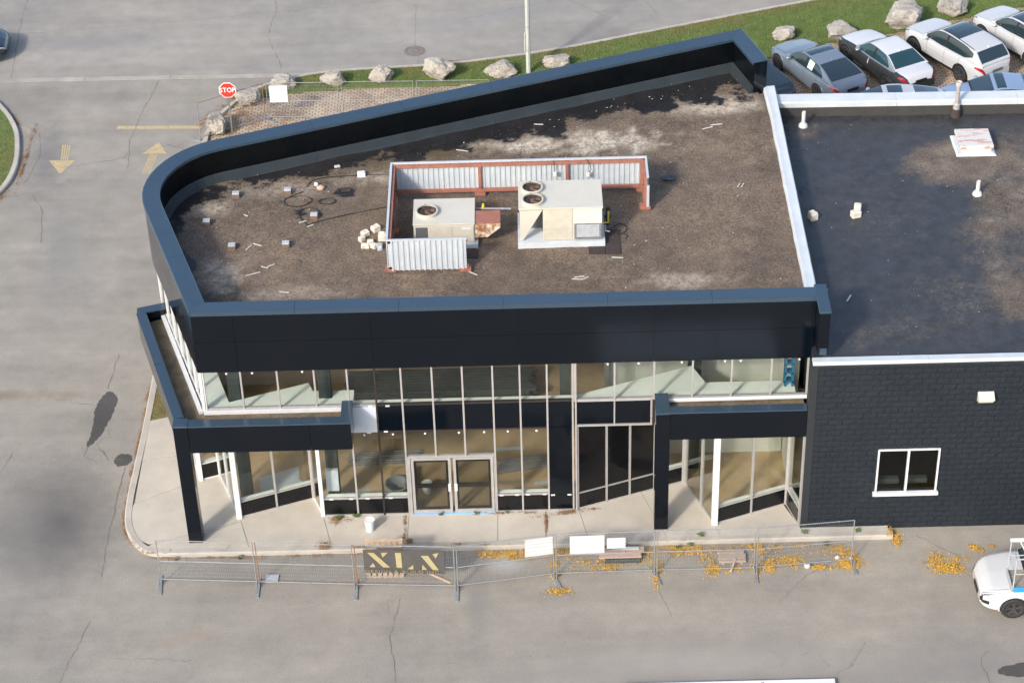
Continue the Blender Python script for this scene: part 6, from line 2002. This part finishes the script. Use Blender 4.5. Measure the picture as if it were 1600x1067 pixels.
car('parked_car', 'pale blue fastback car behind the flue pipe', 20.85,22.95,179,'fastback','paint_blue',sunroof=(-.045,.03,.74),arch='paint_blue',group='cars parked close behind the block building')
car('parked_car', 'white crossover nosing in at the lower right beside yellow leaves', 17.66,-4.12,180,'suv','paint_white',rimm='rim_black',front=True,arch='paint_white',z=GZ+.003)
car('passing_car', 'dark car nose at the left edge on the road', -20.75,29.5,2,'sedan','paint_black',z=GZ+.006)

# aerial lift whose basket reaches over the white crossover
t = thing('boom_lift', 'blue and grey lift basket held above the white crossover', 'lift', (20.2,-6.0,GZ))
bx_0, bx_1, by_0, by_1, bzf = 15.76, 17.5, -6.17, -5.36, 2.0
m = MB(); m.box(bx_0,by_0,bzf-.08,bx_1,by_1,bzf); build('basket_floor', m, 'lift_floor', t)
m = MB(); m.box(bx_0+.04,by_0-.02,bzf-.09,bx_1,by_0-.001,bzf+.09); build('toe_board', m, 'lift_blue', t)
m = MB(); m.box(bx_0-.02,by_0-.01,bzf-.09,bx_0-.002,by_1,bzf+.10); build('toe_board', m, 'lift_grey', t)
for (px,py) in ((bx_0+.02,by_0+.02),(bx_0+.02,by_1-.02),(bx_0+.35,by_0+.02),(bx_1-.02,by_0+.02),(bx_1-.02,by_1-.02)):
    m = MB(); m.tube([(px,py,bzf),(px,py,bzf+1.1)], .022, 8); build('basket_post', m, 'lift_grey', t, True)
for z, r_ in ((bzf+.55,.018),(bzf+1.1,.024)):
    m = MB(); m.tube([(bx_1,by_0+.02,z),(bx_0+.02,by_0+.02,z),(bx_0+.02,by_1-.02,z),(bx_1,by_1-.02,z),(bx_1,by_0+.02,z)], r_, 8); build('basket_rail', m, 'lift_grey', t, True)
m = MB(); m.tube([(bx_0-.02,by_1-.02,bzf+1.12),(bx_1,by_1-.02,bzf+1.12)], .06, 10); build('rail_padding', m, 'white_plastic', t, True)
m = MB(); m.tube([(bx_0+.25,by_1-.02,bzf+1.1),(bx_0+.55,by_1-.05,bzf+.45)], .02, 8); build('brace', m, 'white_plastic', t, True)
m = MB(); m.box(bx_1-.3,by_0+.2,bzf-.2,bx_1+.2,by_1-.2,bzf-.081); build('basket_mount', m, 'lift_blue', t)
m = MB(); m.bar((bx_1+.1,-5.77,bzf-.12),(21.2,-6.0,1.35),.24,.28); build('boom', m, 'lift_blue', t)
m = MB(); m.rbox(20.2,-6.7,.5,22.4,-5.3,1.5,.1); build('turret', m, 'lift_blue', t)
m = MB(); m.rbox(20.0,-6.9,.25,22.6,-5.1,.5,.05); build('chassis', m, 'lift_grey', t)
wm, rm = wheel_mesh('rim_silver', .42)
for (x_,y_,f) in ((20.5,-5.0,0),(22.1,-5.0,0),(20.5,-7.0,1),(22.1,-7.0,1)):
    w = put('wheel', wm, t, (x_-20.2,y_+6.0,.415)); w.rotation_euler.z = f*math.pi
    put('rim', rm, w)
# long white panel lying at the bottom edge
t = thing('white_panel_sheet', 'long white insulated sheet lying on the asphalt at the bottom edge', 'sheet', (8.0,-8.5,GZ))
m = MB(); m.rbox(4.96,-9.7,GZ+.02,10.78,-7.48,GZ+.13,.01); build('face', m, 'truck_white', t)
m = MB(); m.box(4.92,-7.478,GZ,10.82,-7.43,GZ+.15); m.box(10.782,-9.7,GZ,10.82,-7.48,GZ+.15); m.box(4.92,-9.7,GZ,4.958,-7.48,GZ+.15); build('edge_trim', m, 'truck_white', t)
m = MB(); m.box(8.78,-9.69,GZ+.131,8.86,-7.49,GZ+.138); build('seam_strip', m, 'galvanised', t)
